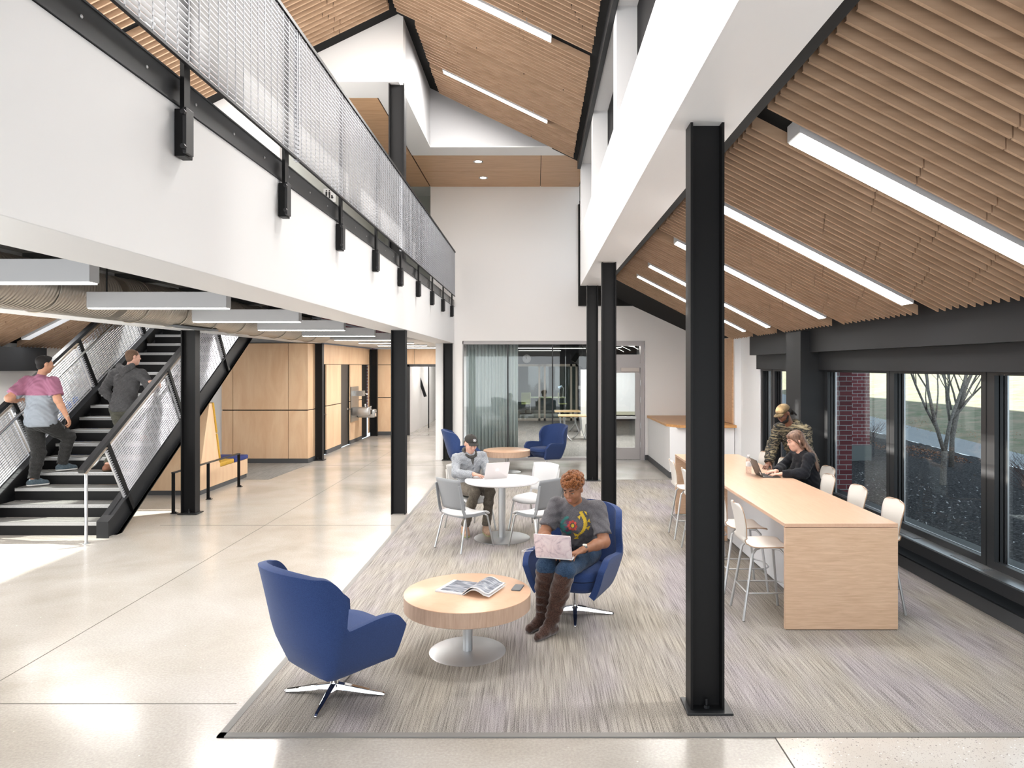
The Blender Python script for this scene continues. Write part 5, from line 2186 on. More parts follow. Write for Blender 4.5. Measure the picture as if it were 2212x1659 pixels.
def m_camo():
    m, nt, b = nodes('tiger_camo')
    v = coord(nt, (3.2, 3.2, 13))
    f = noise(nt, v, 1.3, 4, .65, 1.6)
    c = ramp(nt, f, [(.30, (.26, .22, .14)), (.40, (.15, .12, .07)), (.465, (.012, .012, .012)), (.575, (.22, .18, .12)), (.64, (.02, .018, .016))], 'CONSTANT')
    nt.links.new(c, b.inputs['Base Color'])
    b.inputs['Roughness'].default_value = .9
    bump(nt, b, noise(nt, coord(nt), 14, 3), .3, .02)
    return m


def legs(F, J, rr, add=0, k=.03, cuts=None):
    for s in 'LR':
        h, kn, an = Vector(J['hip' + s]), Vector(J['kn' + s]), Vector(J['an' + s])
        F.cap(h, kn, rr[0] + add, rr[1] + add, k)
        F.ell(kn, (rr[1] * 1.02 + add,) * 3, None, .02)
        cp = lerp(kn, an, .30)
        F.cap(kn, cp, rr[1] * .95 + add, rr[2] + add, k)
        F.cap(cp, an, rr[2] + add, rr[3] + add, k, cuts=cuts[s] if cuts else ())


def arms(F, J, rr=(.050, .040, .038, .026), add=0, k=.025, upto=1.0, start=None, cuts=None):
    for s in 'LR':
        a, e, w = Vector(J['sh' + s]), Vector(J['el' + s]), Vector(J['wr' + s])
        F.cap(a, e, rr[0] + add, rr[1] + add, k)
        F.cap(e, lerp(e, w, .35), rr[1] * .97 + add, rr[2] + add, k)
        F.cap(lerp(e, w, .35), w, rr[2] + add, rr[3] + add, k, cuts=cuts[s] if cuts else ())


def person(label, loc, J, head, skin, build=None, headscale=1.0, hands=None, browm=None, lipc=(.4, .2, .17), w=1.0, belly=.11, leg=(.082, .056, .052, .036), bust=0, jaw=1.0, arm=(.050, .040, .038, .026)):
    """J holds world joints; everything is stored relative to loc"""
    L = Vector(loc)
    J = {k: Vector(v) - L for k, v in J.items()}
    root = thing('person', label, 'person', loc)
    F = Fig()
    torso(F, J, 0, w, belly, bust=bust)
    hc, hf, hu = Vector(head[0]) - L, head[1], head[2]
    _, f_, u_ = basis(hf, hu)
    F.cap(J['neck'] - Vector((0, 0, .04)), hc - u_ * .045 - f_ * .012, .056 * (.7 + .3 * w), .050, .03)
    P, M = head_prims(F, hc, hf, hu, headscale, jaw)
    arms(F, J, arm)
    for s in 'LR':
        hp = hands[s]
        hand_prims(F, J['wr' + s], *hp[:3], **(hp[3] if len(hp) > 3 else {}))
    legs(F, J, leg)
    for s in 'LR':
        foot(F, J['an' + s], J['to' + s])
    npmesh('body', F.mesh(.006), skin, root)
    face_parts(root, P, M, headscale, None, browm or mat('brow_dark', (.02, .015, .01), .9), mat('lips_%.2f' % lipc[0], lipc, .45))
    return root, J, P, M, hc


def wrcut(J, s, t=1.0):
    w = lerp(J['el' + s], J['wr' + s], t)
    return ((tuple(w), tuple(nv(J['wr' + s] - J['el' + s]))),)


def ancut(J, s, dz=.0):
    a = J['an' + s]
    return ((tuple(a + Vector((0, 0, dz))), tuple(nv(J['an' + s] - J['kn' + s]))),)


def pants(root, J, m, leg, add=.014, w=1.0, name='trousers', wr=.003, dz=0.01, waist=.18, thick_an=.01):
    F = Fig()
    pel, neck = J['pelvis'], J['neck']
    up = nv(neck - pel)
    torso(F, J, add, w, .10, upper=False)
    l = (leg[0], leg[1], leg[2], leg[3] + thick_an)
    legs(F, J, l, add, cuts={s: ancut(J, s, dz) for s in 'LR'})
    return npmesh(name, F.mesh(.0075, wr, 3, [(tuple(pel + up * waist), (0, 0, 1))]), m, root)


def shoes(root, J, m, sole, name='shoe', r=.038, upm=None):
    for s in 'LR':
        F = Fig()
        foot(F, J['an' + s] - Vector((0, 0, .015)), J['to' + s], .010, r)
        base = J['to' + s].z - .028
        an = J['an' + s]
        o = npmesh(name, F.mesh(.006, 0, 0, [((0, 0, base + .018), (0, 0, -1)), ((0, 0, an.z + .012), (0, 0, 1))]), m, root)
        G = Fig()
        foot(G, J['an' + s], J['to' + s], .016, r)
        npmesh('sole', G.mesh(.006, 0, 0, [((0, 0, base), (0, 0, -1)), ((0, 0, base + .022), (0, 0, 1))]), sole, o)


def top(root, J, m, name, add=.014, w=1.0, belly=.11, sleeves='long', hem=-.12, wr=.0035, seed=1, bust=0, neckdrop=.0, arm=(.052, .044, .042, .032), k=.05, neckr=.062):
    F = Fig()
    M, at, right, fwd, up = torso(F, J, add, w, belly, k=k, bust=bust)
    F.cap(J['neck'] - up * .09, J['neck'] - up * .012, .085 * (.7 + .3 * w), neckr + .004, .03)
    if sleeves == 'long':
        arms(F, J, arm, add * .8, cuts={s: wrcut(J, s, .97) for s in 'LR'})
    else:
        for s in 'LR':
            q = lerp(J['sh' + s], J['el' + s], .78)
            F.cap(J['sh' + s], q + (q - J['sh' + s]) * .25, arm[0] + add, arm[1] + add + .002, .03, cuts=((tuple(q), tuple(nv(J['el' + s] - J['sh' + s]))),))
    H = (J['neck'] - J['pelvis']).length
    o = npmesh(name, F.mesh(.0075, wr, seed, [(tuple(J['pelvis'] + up * (hem * 1.0)), tuple(-up)), (tuple(J['neck'] + up * (.065 - neckdrop)), tuple(up + fwd * .1))]), m, root)
    return o, M, at, right, fwd, up


shoe_sole = mat('sole_white', (.75, .74, .72), .6)

# ---------------------------------------------------------------- 1: seated woman with brown boots
d = Vector((-.41, -.91, 0)).normalized()
rt_ = Vector((d.y, -d.x, 0))          # her right hand side
C0 = Vector((.35, 6.35, 0))
pel = Vector((.41, 6.45, .56))
nk = Vector((.365, 6.32, 1.005))
J = dict(pelvis=pel, neck=nk, shR=nk + rt_ * .195 + Vector((0, 0, -.045)), shL=nk - rt_ * .195 + Vector((0, 0, -.045)),
         elR=(.075, 6.26, .735), elL=(.585, 6.11, .70), wrR=(.13, 6.02, .690), wrL=(.385, 5.945, .672),
         hipR=pel + rt_ * .10 + d * .03 + Vector((0, 0, -.02)), hipL=pel - rt_ * .10 + d * .03 + Vector((0, 0, -.02)),
         knR=(.085, 5.90, .555), knL=(.245, 5.83, .535), anR=(.06, 5.99, .11), anL=(.125, 5.84, .11),
         toR=(-.05, 5.90, .036), toL=(.02, 5.72, .036))
sk1 = m_skin('skin_brown', (.30, .135, .075), .45)
hd = (Vector((.325, 6.215, 1.135)), (d.x - .08, d.y, -.42), (d.x * .35, d.y * .35, 1))
hl = {'R': ((.35, -.75, -.25), (0, 0, 1), (.9, .3, 0), dict(curl=.55)), 'L': ((-.75, -.55, -.18), (0, 0, 1), (-.2, .9, 0), dict(curl=.5))}
leg1 = (.088, .064, .060, .040)
root, J, P, M, hc = person('seated woman with curly auburn hair, grey print T-shirt and tall brown boots, laptop on lap', (.35, 6.35, 0), J, hd, sk1,
                           hands=hl, leg=leg1, w=1.08, belly=.125, bust=.012, lipc=(.42, .17, .15), arm=(.058, .050, .046, .029), headscale=1.03, jaw=1.12)
tee, M2, at, ri, fw, upv = top(root, J, m_cloth('tee_grey', (.085, .08, .09), (.15, .145, .155), 260, 10), 'tshirt', .014, 1.08, .128, 'short', -.06, .004, 2, bust=.016, arm=(.062, .060, .05, .03))
jeans = m_cloth('denim_blue', (.015, .032, .07), (.045, .085, .15), 200, 9)
pants(root, J, jeans, leg1, .010, 1.04, 'jeans', .002, .36)
boot = m_cloth('suede_brown', (.035, .016, .011), (.085, .042, .030), 120, 16, .4)
for s in 'LR':
    F = Fig()
    kn, an = J['kn' + s], J['an' + s]
    t0 = lerp(kn, an, .06)
    F.cap(t0 + (kn - an) * .1, lerp(kn, an, .4), .083, .078, .03, cuts=((tuple(t0), tuple(nv(kn - an))),))
    F.cap(lerp(kn, an, .4), lerp(kn, an, .8), .078, .055, .03)
    F.cap(lerp(kn, an, .8), an, .052, .046, .02)
    for q in range(7):
        c = lerp(kn, an, .50 + q * .075)
        F.cap(c + Vector((.028 * (-1) ** q, -.02, .012)), c + Vector((-.03 * (-1) ** q, -.03, -.006)), .043 - q * .002, .045 - q * .002, .008)
    foot(F, an, J['to' + s], .008, .036)
    npmesh('boot', F.mesh(.007, .0035, ord(s)), boot, root)
# curly hair
F = Fig()
rnd = random.Random(3)
F.ell(P(0, -.018, .062), (.080, .098, .066), M, .01)
for q in range(330):
    v = Vector((rnd.gauss(0, 1), rnd.gauss(0, 1), rnd.gauss(0, 1))).normalized()
    x, y, z = v.x * .088, -.018 + v.y * .104, .068 + v.z * .072
    if z < .005 and y > -.02 or z < -.03 or (y > .055 and z < .058):
        continue
    F.ell(P(x, y, z), (.0125 + rnd.random() * .006,) * 3, None, .003)
npmesh('hair', F.mesh(.006), speck('auburn_curls', (.07, .022, .006), (.30, .11, .035), 90, .8, .6, sheen=.2), root)


def decal(o, org, ux, uy, dr, polys, name, parent, scale=1.0):
    """drape small flat shapes on the garment surface"""
    me = o.data
    bv = BVHTree.FromPolygons([v.co.copy() for v in me.vertices], [tuple(p.vertices) for p in me.polygons])
    for nm, m, shp in polys:
        mb = MB()
        for pts in shp:
            c = Vector((sum(p[0] for p in pts) / len(pts), sum(p[1] for p in pts) / len(pts), 0))
            pts = [(p[0] * scale, p[1] * scale) for p in pts]
            c = c * scale
            ring = []
            if len(pts) < 8:
                pts = [(pts[i][0] + (pts[(i + 1) % len(pts)][0] - pts[i][0]) * q / 4, pts[i][1] + (pts[(i + 1) % len(pts)][1] - pts[i][1]) * q / 4) for i in range(len(pts)) for q in range(4)]
            for fr in (1.0, .75, .5, .25, 0):
                for p in pts:
                    a = c.x + (p[0] - c.x) * fr
                    b = c.y + (p[1] - c.y) * fr
                    s_ = org + ux * a + uy * b + dr * .25
                    hit = bv.ray_cast(s_, -dr, .6)
                    ring.append((hit[0] + dr * .0035) if hit[0] else org + ux * a + uy * b)
            n = len(pts)
            fs = []
            for k in range(4):
                for i in range(n):
                    j = (i + 1) % n
                    fs.append((k * n + i, k * n + j, (k + 1) * n + j, (k + 1) * n + i))
            mb.add(ring, fs)
        mb.build(nm, m, parent, smooth=180)


def disc(x, y, r, n=10, ry=None, a0=0):
    ry = ry or r
    ca, sa = math.cos(a0), math.sin(a0)
    return [(x + ca * r * math.cos(2 * PI * i / n) - sa * ry * math.sin(2 * PI * i / n), y + sa * r * math.cos(2 * PI * i / n) + ca * ry * math.sin(2 * PI * i / n)) for i in range(n)]


gold = mat('print_gold', (.62, .42, .03), .7)
redp = mat('print_red', (.50, .07, .05), .7)
teal = mat('print_teal', (.03, .16, .15), .8)
plum = mat('print_plum', (.16, .04, .09), .8)
fish = []
for i in range(12):      # body sweeping in an S
    t_ = i / 11
    fish.append(disc(.060 + .048 * math.sin(t_ * 3.0) - .035 * t_, .082 - .155 * t_, .015 * (1 - .6 * t_) + .003, 8, .010, -.6))
fish += [[(.045, .095), (.07, .10), (.058, .07)], [(.03, .06), (.055, .075), (.05, .045)], [(.115, .05), (.10, .03), (.125, .02)], [(.12, .0), (.10, -.005), (.11, -.03)],
         [(.035, -.07), (.0, -.055), (.01, -.085)], [(.03, -.078), (.0, -.10), (.035, -.10)], [(.075, .10), (.095, .095), (.10, .07)]]
flower = [disc(.0 + .027 * math.cos(2 * PI * i / 8), .0 + .027 * math.sin(2 * PI * i / 8), .0105) for i in range(8)]
tealp = [disc(-.055, -.01, .022), disc(-.075, .02, .02, 10, .01, .8), disc(-.05, .045, .022, 10, .009, .4), disc(-.07, -.045, .024, 10, .014, -.5), disc(-.035, -.06, .022, 10, .012, .5), disc(-.085, -.01, .012, 10, .02)]
org = at(0, .13, .66)
decal(tee, org, -ri * -1 if False else ri * -1 * -1, upv, fw, [('print_teal', teal, [[(-x, y) for x, y in s_] for s_ in tealp]), ('print_plum', plum, [disc(.045, -.005, .014), disc(.035, .02, .011), disc(.04, -.035, .012)]),
                                                             ('print_flower', redp, flower), ('print_flower_centre', gold, [disc(0, 0, .012)]), ('print_fish', gold, [[(-x, y) for x, y in s_] for s_ in fish])], 'print', tee, 1.25)
w_ = J['wrL']
e_ = J['elL']
dd = nv(e_ - w_)
MB().tube([w_ + dd * .020, w_ + dd * .045], .0335, 20).build('watch_strap', blackp, root)
MB().tube([w_ + dd * .034 + Vector((0, 0, .028)), w_ + dd * .034 + Vector((0, 0, .040))], .019, 20).build('watch_face', mat('watch_white', (.8, .78, .7), .3), root)
laptop('laptop', (.150, 5.835, .628), R(-17), 'laptop with pink marble cover on the lap of the seated woman', .31, .21, 108, alu, m_marble())
one(MB().tube([(-.02, 5.98, .66), (-.08, 6.0, .65), (-.12, 6.04, .64), (-.08, 6.10, .645), (-.02, 6.08, .66)], .0018, 6), 'earphone_cable', plast_w, 'thin white cable looped beside the pink marble laptop', 'cable')

# ---------------------------------------------------------------- 2: man in dark cap at the white table
d = Vector((.50, -.86, 0)).normalized()
rt_ = Vector((d.y, -d.x, 0))
pel = Vector((-.92, 9.70, .56))
nk = Vector((-.885, 9.585, 1.035))
J = dict(pelvis=pel, neck=nk, shR=nk + rt_ * .195 + Vector((0, 0, -.05)), shL=nk - rt_ * .195 + Vector((0, 0, -.05)),
         elR=(-1.045, 9.36, .795), elL=(-.66, 9.58, .80), wrR=(-.80, 9.235, .808), wrL=(-.60, 9.40, .808),
         hipR=pel + rt_ * .09 + d * .03, hipL=pel - rt_ * .09 + d * .03,
         knR=(-.78, 9.20, .58), knL=(-.60, 9.34, .56), anR=(-.92, 9.30, .12), anL=(-.645, 9.36, .11), toR=(-.88, 9.17, .034), toL=(-.60, 9.20, .036))
sk2 = m_skin('skin_fair', (.66, .38, .29), .5)
hd = (Vector((-.868, 9.545, 1.165)), (d.x + .05, d.y, -.35), (d.x * .3, d.y * .3, 1))
hl = {'R': ((.85, -.25, -.12), (0, 0, 1), (.3, .9, 0), dict(curl=.5)), 'L': ((.3, -.8, -.1), (0, 0, 1), (-.9, -.3, 0), dict(curl=.5))}
leg2 = (.078, .055, .050, .036)
root, J, P, M, hc = person('young man in a dark cap and grey buttoned hoodie typing at the white round table', (-.88, 9.66, 0), J, hd, sk2, hands=hl, leg=leg2, lipc=(.55, .25, .22), browm=mat('brow_brown', (.12, .07, .04), .9), jaw=.95)
hood = m_cloth('heather_grey', (.22, .23, .25), (.42, .44, .47), 150, 12)
tp, M2, at, ri, fw, upv = top(root, J, hood, 'hoodie', .017, .95, .112, 'long', -.08, .004, 5, arm=(.046, .042, .040, .031), neckr=.056)
F = Fig()
hm = m_cloth('hood_dark', (.045, .044, .042), (.09, .088, .085), 150, 14)
n_ = J['neck']
for q in range(14):
    a = 2 * PI * q / 14
    c = n_ + ri * (.082 * math.cos(a)) + fw * (.078 * math.sin(a) + .012) + upv * (.018 - .040 * max(0, math.sin(a)) + .03 * max(0, -math.sin(a)))
    F.ell(c, (.019,) * 3, None, .03)
F.ell(n_ - fw * .085 + upv * .02, (.08, .035, .05), M2, .03)
npmesh('hood', F.mesh(.007, .002), hm, root)
decal(tp, at(0, .1, .62), ri, upv, fw, [('neck_gap', hm, [[(-.040, .185), (.040, .185), (.0, .055)]]), ('placket', mat('placket', (.30, .31, .33), .9), [[(-.008, .04), (.008, .04), (.008, -.16), (-.008, -.16)]]), ('button', mat('button_navy', (.03, .04, .10), .4), [disc(0, .02, .007), disc(0, -.05, .007), disc(0, -.12, .008)])], 'd', tp)
pants(root, J, m_cloth('olive_brown', (.11, .092, .072), (.19, .165, .135), 120, 14), leg2, .012, 1.0, 'trousers', .003)
shoes(root, J, m_cloth('tan_suede', (.35, .22, .15), (.48, .32, .23), 90, 20), mat('sole_lime', (.35, .40, .18), .6))


def capmk(root, P, M, m, brim_dir=1, logo=None, name='cap', back=False):
    F = Fig()
    F.ell(P(0, -.008, .052), (.084, .101, .078), M, .01)
    r_, f_, u_ = [Vector([M[i][j] for i in range(3)]) for j in range(3)]
    o = npmesh(name, F.mesh(.006, 0, 0, [(tuple(P(0, 0, .038)), tuple(-u_ - f_ * .12))]), m, root)
    G = []
    for i in range(17):
        a = -1 + 2 * i / 16
        row = []
        for j in range(7):
            b = j / 6
            x = a * (.070 + .004 * b)
            y = .062 + (1 - a * a) * .030 + b * (.062 * (1 - .35 * a * a))
            z = .052 - .012 * b - .016 * a * a
            row.append(P(x, y, z))
        G.append(row)
    MB().grid(G).build('brim', m, o, smooth=180, solid=.005)
    MB().ell(P(0, -.008, .131), (.008, .008, .005), 10, 6).build('top_button', m, o)
    return o, r_, f_, u_


c_, r_, f_, u_ = capmk(root, P, M, m_cloth('cap_black', (.03, .028, .026), (.06, .055, .05), 200, 20))
cl = MB()
c0 = P(.0, .094, .092)
cn = (f_ * .85 + u_ * .55).normalized()
cu = (u_ - cn * u_.dot(cn)).normalized()
cl.tube([c0 + r_ * (.019 * math.cos(2 * PI * i / 20)) + cu * (.019 * math.sin(2 * PI * i / 20)) for i in range(20)], .0022, 6, closed=True)
for s in (-1, 1):
    cl.bar(c0 + r_ * (s * .007) - cu * .010, c0 + r_ * (s * .007) + cu * .010, .005, .004, cn)
cl.bar(c0 - r_ * .007, c0 + r_ * .007, .005, .004, cn)
cl.build('cap_badge', plast_w, c_)
F = Fig()
F.ell(P(0, -.02, .02), (.078, .088, .075), M, .01)
npmesh('hair', F.mesh(.006, 0, 0, [(tuple(P(0, .035, 0)), tuple(f_)), (tuple(P(0, 0, -.03)), tuple(-u_))]), mat('hair_brown', (.10, .055, .03), .8), root)

# ---------------------------------------------------------------- 3: woman in black at the bar table
pel = Vector((3.33, 8.62, .72))
nk = Vector((3.215, 8.62, 1.165))
J = dict(pelvis=pel, neck=nk, shR=nk + Vector((-.03, .17, -.045)), shL=nk + Vector((.02, -.175, -.05)),
         elR=(3.06, 8.86, .955), elL=(3.14, 8.37, .945), wrR=(2.90, 8.64, .935), wrL=(2.90, 8.43, .930),
         hipR=pel + Vector((-.03, .09, 0)), hipL=pel + Vector((-.03, -.09, 0)),
         knR=(2.92, 8.71, .66), knL=(2.92, 8.53, .66), anR=(3.02, 8.72, .30), anL=(3.02, 8.52, .30), toR=(2.88, 8.72, .235), toL=(2.88, 8.52, .235))
hd = (Vector((3.125, 8.60, 1.300)), (-1, -.13, -.28), (-.25, 0, 1))
hl = {'R': ((-.95, -.25, -.05), (0, 0, 1), (.1, -1, 0), dict(curl=.45)), 'L': ((-.95, .2, -.05), (0, 0, 1), (.1, 1, 0), dict(curl=.45))}
leg3 = (.074, .052, .046, .034)
sk3 = m_skin('skin_light', (.70, .42, .32), .5)
root, J, P, M, hc = person('woman with long brown hair and black sweater seated at the bar table', (3.33, 8.62, 0), J, hd, sk3, hands=hl, leg=leg3, w=.9, belly=.10, bust=.004, lipc=(.60, .26, .25), browm=mat('brow_brown', (.12, .07, .04), .9), headscale=.97, jaw=.92, arm=(.042, .036, .034, .023))
blk = m_cloth('sweater_black', (.008, .009, .012), (.018, .019, .025), 200, 12)
top(root, J, blk, 'sweater', .018, .92, .105, 'long', -.10, .004, 8, bust=.006, arm=(.050, .046, .042, .032), neckr=.05)
pants(root, J, blk, leg3, .006, .95, 'leggings', .001)
shoes(root, J, blackp, blackp, r=.034)
F = Fig()
r_, f_, u_ = [Vector([M[i][j] for i in range(3)]) for j in range(3)]
F.ell(P(0, -.022, .045), (.085, .098, .085), M, .01)
rnd = random.Random(7)
for k in range(46):
    a = -1.25 + 2.5 * k / 45
    st = P(.072 * math.sin(a), -.035 - .05 * math.cos(a), .03)
    m1 = P(.085 * math.sin(a), -.05 - .065 * math.cos(a), -.07)
    m2 = m1 + Vector((.07 + .03 * rnd.random(), .02 * math.sin(a) - .03, -.13))
    en = m2 + Vector((.035, -.03 + .01 * rnd.random(), -.13 - .05 * rnd.random()))
    F.cap(st, m1, .022, .020, .012)
    F.cap(m1, m2, .019, .014, .008)
    F.cap(m2, en, .013, .005, .006)
F.ell(P(.0, -.005, .075), (.078, .090, .05), M, .02)
for q in (-1, 1):
    F.cap(P(q * .03, .075, .085), P(q * .078, .02, .01), .012, .013, .012)
    F.cap(P(q * .078, .02, .01), P(q * .076, -.03, -.09), .013, .018, .012)


def m_strand(name, c1, c2):
    m, nt, b = nodes(name)
    f = noise(nt, coord(nt, (60, 60, 7)), 1, 3, .6, .5)
    nt.links.new(ramp(nt, f, [(.35, c1), (.65, c2)]), b.inputs['Base Color'])
    b.inputs['Roughness'].default_value = .45
    bump(nt, b, f, .5, .01)
    return m


npmesh('hair', F.mesh(.0065), m_strand('hair_chestnut', (.07, .035, .022), (.26, .15, .10)), root)
MB().ell(P(-.082, -.01, -.035), (.007, .007, .010), 10, 8).ell(P(.082, -.01, -.035), (.007, .007, .010), 10, 8).build('earring', chrome, root)
dk = mat('laptop_dark', (.05, .048, .047), .4, .2)
lp = laptop('laptop', (2.665, 8.53, .893), R(-90), 'dark grey laptop open in front of the woman in black on the bar table', .30, .21, 112, dk, dk)
for b_ in ((-.13, -.095, .17, .20, .0042, .005), (.10, .13, .02, .06, .0042, .005)):
    MB().box(*b_).xf(Matrix.Translation((0, 0, .012)) @ Matrix.Rotation(R(112), 4, 'X')).build('sticker', plast_w, [c for c in lp.children if c.name.startswith('lid')][0])

# ---------------------------------------------------------------- 4: standing man in camouflage leaning in
pel = Vector((3.52, 9.36, .93))
nk = Vector((3.335, 9.33, 1.425))
J = dict(pelvis=pel, neck=nk, shR=nk + Vector((-.02, .20, -.05)), shL=nk + Vector((.03, -.20, -.05)),
         elR=(3.15, 9.34, 1.145), elL=(3.42, 9.02, 1.13), wrR=(3.015, 9.16, .955), wrL=(3.16, 8.93, .965),
         hipR=pel + Vector((0, .095, -.02)), hipL=pel + Vector((0, -.095, -.02)),
         knR=(3.46, 9.50, .50), knL=(3.50, 9.24, .50), anR=(3.52, 9.52, .10), anL=(3.55, 9.24, .10), toR=(3.38, 9.50, .036), toL=(3.41, 9.22, .036))
J['shR'] = nk + Vector((-.11, .14, -.05))
J['shL'] = nk + Vector((.13, -.15, -.05))
J['elR'] = (3.10, 9.38, 1.14)
J['wrR'] = (2.985, 9.16, .955)
hd = (Vector((3.225, 9.29, 1.585)), (-.86, -.42, -.55), (-.35, -.15, 1))
hl = {'R': ((-.6, -.65, -.3), (-.2, -.2, 1), (.75, -.5, 0), dict(curl=.45)), 'L': ((-.85, -.25, -.3), (-.2, 0, 1), (.3, .9, 0), dict(curl=.4))}
leg4 = (.085, .060, .054, .038)
sk4 = m_skin('skin_deep', (.17, .075, .045), .4)
root, J, P, M, hc = person('standing man with olive cap, beard and camouflage hoodie leaning over the bar table', (3.53, 9.36, 0), J, hd, sk4, hands=hl, leg=leg4, w=1.05, lipc=(.25, .10, .09), arm=(.054, .044, .042, .029))
camo = m_camo()
tp, M2, at, ri, fw, upv = top(root, J, camo, 'hoodie', .026, 1.08, .125, 'long', -.10, .006, 4, arm=(.060, .054, .050, .036))
F = Fig()
n_ = J['neck']
for q in range(12):
    a = 2 * PI * q / 12
    F.ell(n_ + ri * (.09 * math.cos(a)) + fw * (.08 * math.sin(a)) + upv * (-.005 - .03 * math.sin(a)), (.034,) * 3, None, .02)
F.ell(n_ - fw * .10 - upv * .02, (.10, .055, .07), M2, .03)
npmesh('hood', F.mesh(.007, .002), camo, root)
pants(root, J, m_cloth('black_jeans', (.012, .012, .014), (.025, .025, .03), 160, 12), leg4, .012, 1.05)
shoes(root, J, blackp, shoe_sole)
olive = m_cloth('cap_olive', (.12, .08, .04), (.15, .105, .055), 200, 20)
capmk(root, P, M, olive)
F = Fig()
F.ell(P(0, .035, -.075), (.058, .056, .042), M, .01)
for q in (-1, 1):
    F.cap(P(q * .060, .045, -.070), P(q * .072, .005, -.015), .014, .010, .02)
F.sub(P(0, .105, -.050), (.034, .03, .020), M)
npmesh('beard', F.mesh(.006), mat('hair_black', (.012, .010, .010), .9), root)
F = Fig()
F.ell(P(0, -.03, .02), (.080, .088, .075), M, .01)
rnd = random.Random(5)
for k in range(14):
    a = -1.2 + 2.4 * k / 13
    st = P(.06 * math.sin(a), -.06 - .05 * math.cos(a), .03)
    en = P(.07 * math.sin(a), -.10 - .05 * math.cos(a), -.07 - .03 * rnd.random())
    F.cap(st, en, .014, .009, .006)
f_ = Vector([M[i][1] for i in range(3)])
npmesh('hair', F.mesh(.006, 0, 0, [(tuple(P(0, .02, 0)), tuple(f_))]), mat('hair_black', (.012, .010, .010), .9), root)
gm = MB()
for q in (-1, 1):
    gm.tube([P(q * .032 + .022 * math.cos(2 * PI * i / 14), .105, .010 + .016 * math.sin(2 * PI * i / 14)) for i in range(14)], .0018, 5, closed=True)
    gm.tube([P(q * .054, .103, .014), P(q * .080, .04, .014), P(q * .082, -.01, .008)], .0018, 5)
gm.tube([P(-.012, .106, .012), P(.012, .106, .012)], .0018, 5)
gm.build('eyeglasses', blackp, root)
w_, e_ = J['wrL'], J['elL']
dd = nv(e_ - w_)
MB().tube([w_ + dd * .012, w_ + dd * .032], .037, 20).build('watch', mat('gold_watch', (.6, .42, .15), .3, 1), root)

# ---------------------------------------------------------------- 5: man in maroon and grey T-shirt on the stairs
q3, q4 = 3 * RI, 4 * RI
pel = Vector((-6.90, 9.98, 1.42))
nk = Vector((-6.915, 9.99, 2.055))
fd = Vector((.72, .69, 0)).normalized()
J = dict(pelvis=pel, neck=nk, shL=(-7.125, 10.03, 1.985), shR=(-6.705, 9.93, 1.975),
         elL=(-7.22, 9.80, 1.76), wrL=(-7.24, 9.98, 1.72), elR=(-6.60, 9.88, 1.74), wrR=(-6.52, 9.95, 1.50),
         hipL=pel + Vector((-.10, .02, -.03)), hipR=pel + Vector((.10, 0, -.03)),
         knL=(-6.99, 10.06, .98), knR=(-6.69, 10.24, 1.19), anL=(-7.01, 9.98, q3 + .10), anR=(-6.78, 10.24, q4 + .10))
J['toL'] = Vector(J['anL']) + fd * .15 + Vector((0, 0, -.064))
J['toR'] = Vector(J['anR']) + fd * .15 + Vector((0, 0, -.064))
hd = (Vector((-6.885, 10.03, 2.225)), (.55, .83, -.10), (0, .08, 1))
hl = {'L': ((.0, .85, .25), (-.3, 0, 1), (1, 0, 0), dict(curl=.8)), 'R': ((.25, .25, -.9), (1, .2, 0), (0, .9, .1), dict(curl=.7))}
leg5 = (.105, .070, .062, .042)
sk5 = m_skin('skin_tan', (.48, .25, .16), .5)
root, J, P, M, hc = person('man in maroon and grey T-shirt climbing the stairs, seen from behind', (-6.95, 9.95, q3), J, hd, sk5, hands=hl, leg=leg5, w=1.28, belly=.165, arm=(.062, .050, .044, .030), headscale=1.03)
top(root, J, m_twotone('tee_two_tone', 1.80 - q3, (.29, .115, .185), (.25, .28, .32)), 'tshirt', .020, 1.32, .175, 'short', -.06, .005, 6, arm=(.070, .068, .05, .03))
pants(root, J, m_cloth('charcoal_trousers', (.018, .018, .018), (.04, .04, .04), 160, 10), leg5, .016, 1.25, 'trousers', .005)
shoes(root, J, m_cloth('sneaker_blue', (.05, .07, .09), (.09, .12, .14), 120, 20), shoe_sole)
F = Fig()
F.ell(P(0, -.022, .045), (.085, .097, .080), M, .01)
f_ = Vector([M[i][1] for i in range(3)])
F.ell(P(0, .03, .095), (.060, .055, .030), M, .02)
F.ell(P(0, -.045, -.025), (.062, .052, .055), M, .02)
npmesh('hair', F.mesh(.006, .0015, 2, [(tuple(P(0, .045, 0)), tuple(f_ * .9 - Vector((0, 0, .42))))]), mat('hair_black', (.012, .010, .010), .9), root)
w_ = J['wrR'] + root.location
tag(MB().rbox(-.036, .036, -.005, .004, -.07, .07, .003).build('smartphone', blackp), 'dark smartphone held low in the right hand of the man in the maroon T-shirt', 'phone')
bpy.data.objects[-1] if False else None
ph = [o for o in COL.objects if o.name.startswith('smartphone') and o.type == 'MESH'][0]
ph.location = w_ + Vector((-.018, .03, -.10))
ph.rotation_euler = (R(10), 0, R(80))
dd = Vector((0, 0, 1))
MB().tube([J['wrR'] + Vector((-.0, 0, .0)), J['wrR'] + Vector((-.006, -.003, .016))], .033, 16).build('bracelet', mat('bracelet', (.5, .45, .35), .3, .8), root)

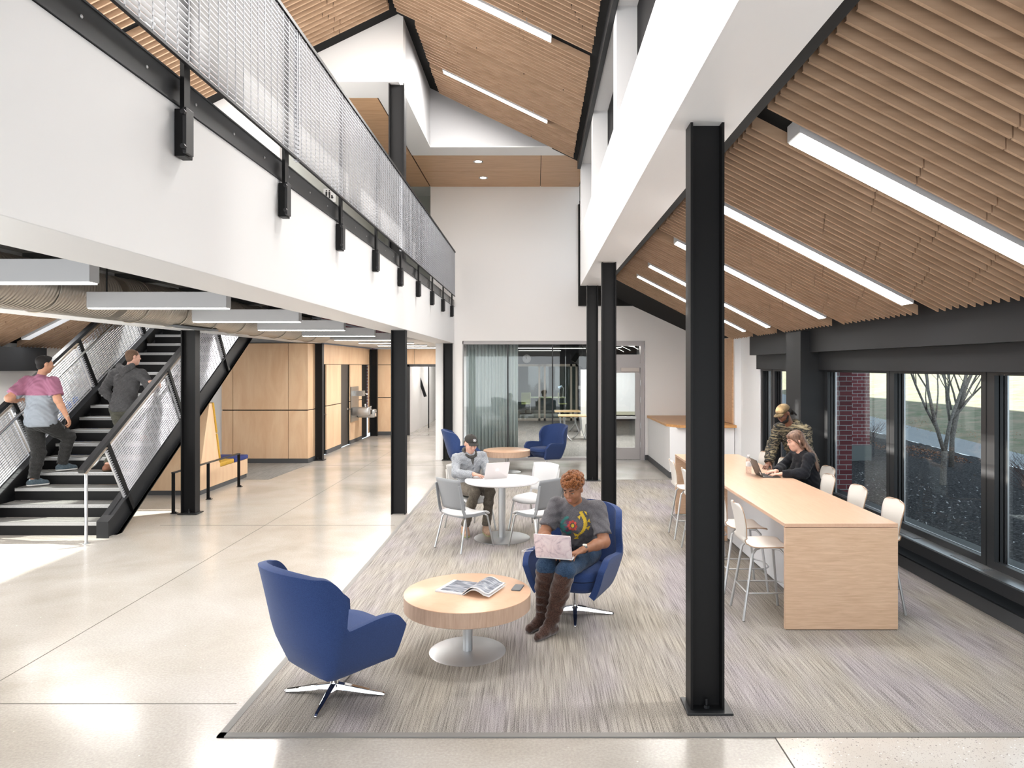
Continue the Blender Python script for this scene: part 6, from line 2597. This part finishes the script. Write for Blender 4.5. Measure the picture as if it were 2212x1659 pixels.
# ---------------------------------------------------------------- 6: man in charcoal hoodie on the stairs
pel = Vector((-6.07, 10.52, 1.60))
nk = Vector((-6.075, 10.68, 2.155))
J = dict(pelvis=pel, neck=nk, shL=(-6.285, 10.68, 2.09), shR=(-5.865, 10.64, 2.09),
         elL=(-6.37, 10.56, 1.85), wrL=(-6.27, 10.66, 1.66), elR=(-5.70, 10.50, 1.93), wrR=(-5.60, 10.38, 1.93),
         hipL=pel + Vector((-.09, 0, -.03)), hipR=pel + Vector((.09, 0, -.03)),
         knL=(-6.12, 10.62, 1.16), knR=(-5.90, 10.88, 1.42), anL=(-6.10, 10.20, q4 + .10), anR=(-5.92, 10.80, 6 * RI + .10))
J['elR'] = (-5.72, 10.60, 1.90)
J['wrR'] = (-5.60, 10.42, 1.975)
J['toL'] = Vector((-6.07, 10.34, q4 + .036))
J['toR'] = Vector((-5.90, 10.92, 6 * RI + .036))
hd = (Vector((-6.035, 10.72, 2.335)), (.62, .78, -.05), (0, .10, 1))
hl = {'L': ((.6, .7, -.3), (-.7, .3, .5), (.2, .1, 1), dict(curl=.7)), 'R': ((.55, .55, -.1), (0, 0, 1), (.3, -.3, 0), dict(curl=1.0))}
root, J, P, M, hc = person('man in charcoal hoodie going up the stairs with a hand on the rail', (-6.08, 10.5, q4), J, hd, sk2, hands=hl, leg=leg4, w=1.0)
gh = m_cloth('hoodie_charcoal', (.055, .055, .058), (.10, .10, .105), 150, 9)
tp, M2, at, ri, fw, upv = top(root, J, gh, 'hoodie', .026, 1.04, .14, 'long', -.09, .006, 9, arm=(.056, .048, .042, .032))
F = Fig()
n_ = J['neck']
for q in range(9):
    a = PI + PI * q / 8
    F.ell(n_ + ri * (.088 * math.cos(a)) + fw * (.075 * math.sin(a)) + upv * .004, (.030,) * 3, None, .02)
for a, b, c, d_ in ((-.10, -.105, .02, .045), (.10, -.105, .02, .045), (0, -.135, -.055, .05), (-.05, -.13, -.02, .045), (.05, -.13, -.02, .045), (0, -.13, -.12, .035)):
    F.ell(n_ + ri * a + fw * (b + .02) + upv * c, (d_ * 1.15, d_ * .8, d_ * 1.2), M2, .03)
npmesh('hood', F.mesh(.007, .003), gh, root)
pants(root, J, m_cloth('olive_trousers', (.06, .06, .048), (.11, .11, .09), 160, 10), leg4, .016, 1.02)
shoes(root, J, mat('shoe_brown', (.22, .09, .05), .5), mat('sole_brown', (.08, .05, .03), .6))
F = Fig()
F.ell(P(0, -.018, .038), (.081, .095, .082), M, .01)
F.ell(P(0, -.045, -.025), (.060, .050, .055), M, .02)
f_ = Vector([M[i][1] for i in range(3)])
npmesh('hair', F.mesh(.006, .0006, 2, [(tuple(P(0, .050, 0)), tuple(f_ * .9 - Vector((0, 0, .42))))]), speck('hair_cropped', (.10, .06, .04), (.20, .13, .09), 200, .9, .3), root)
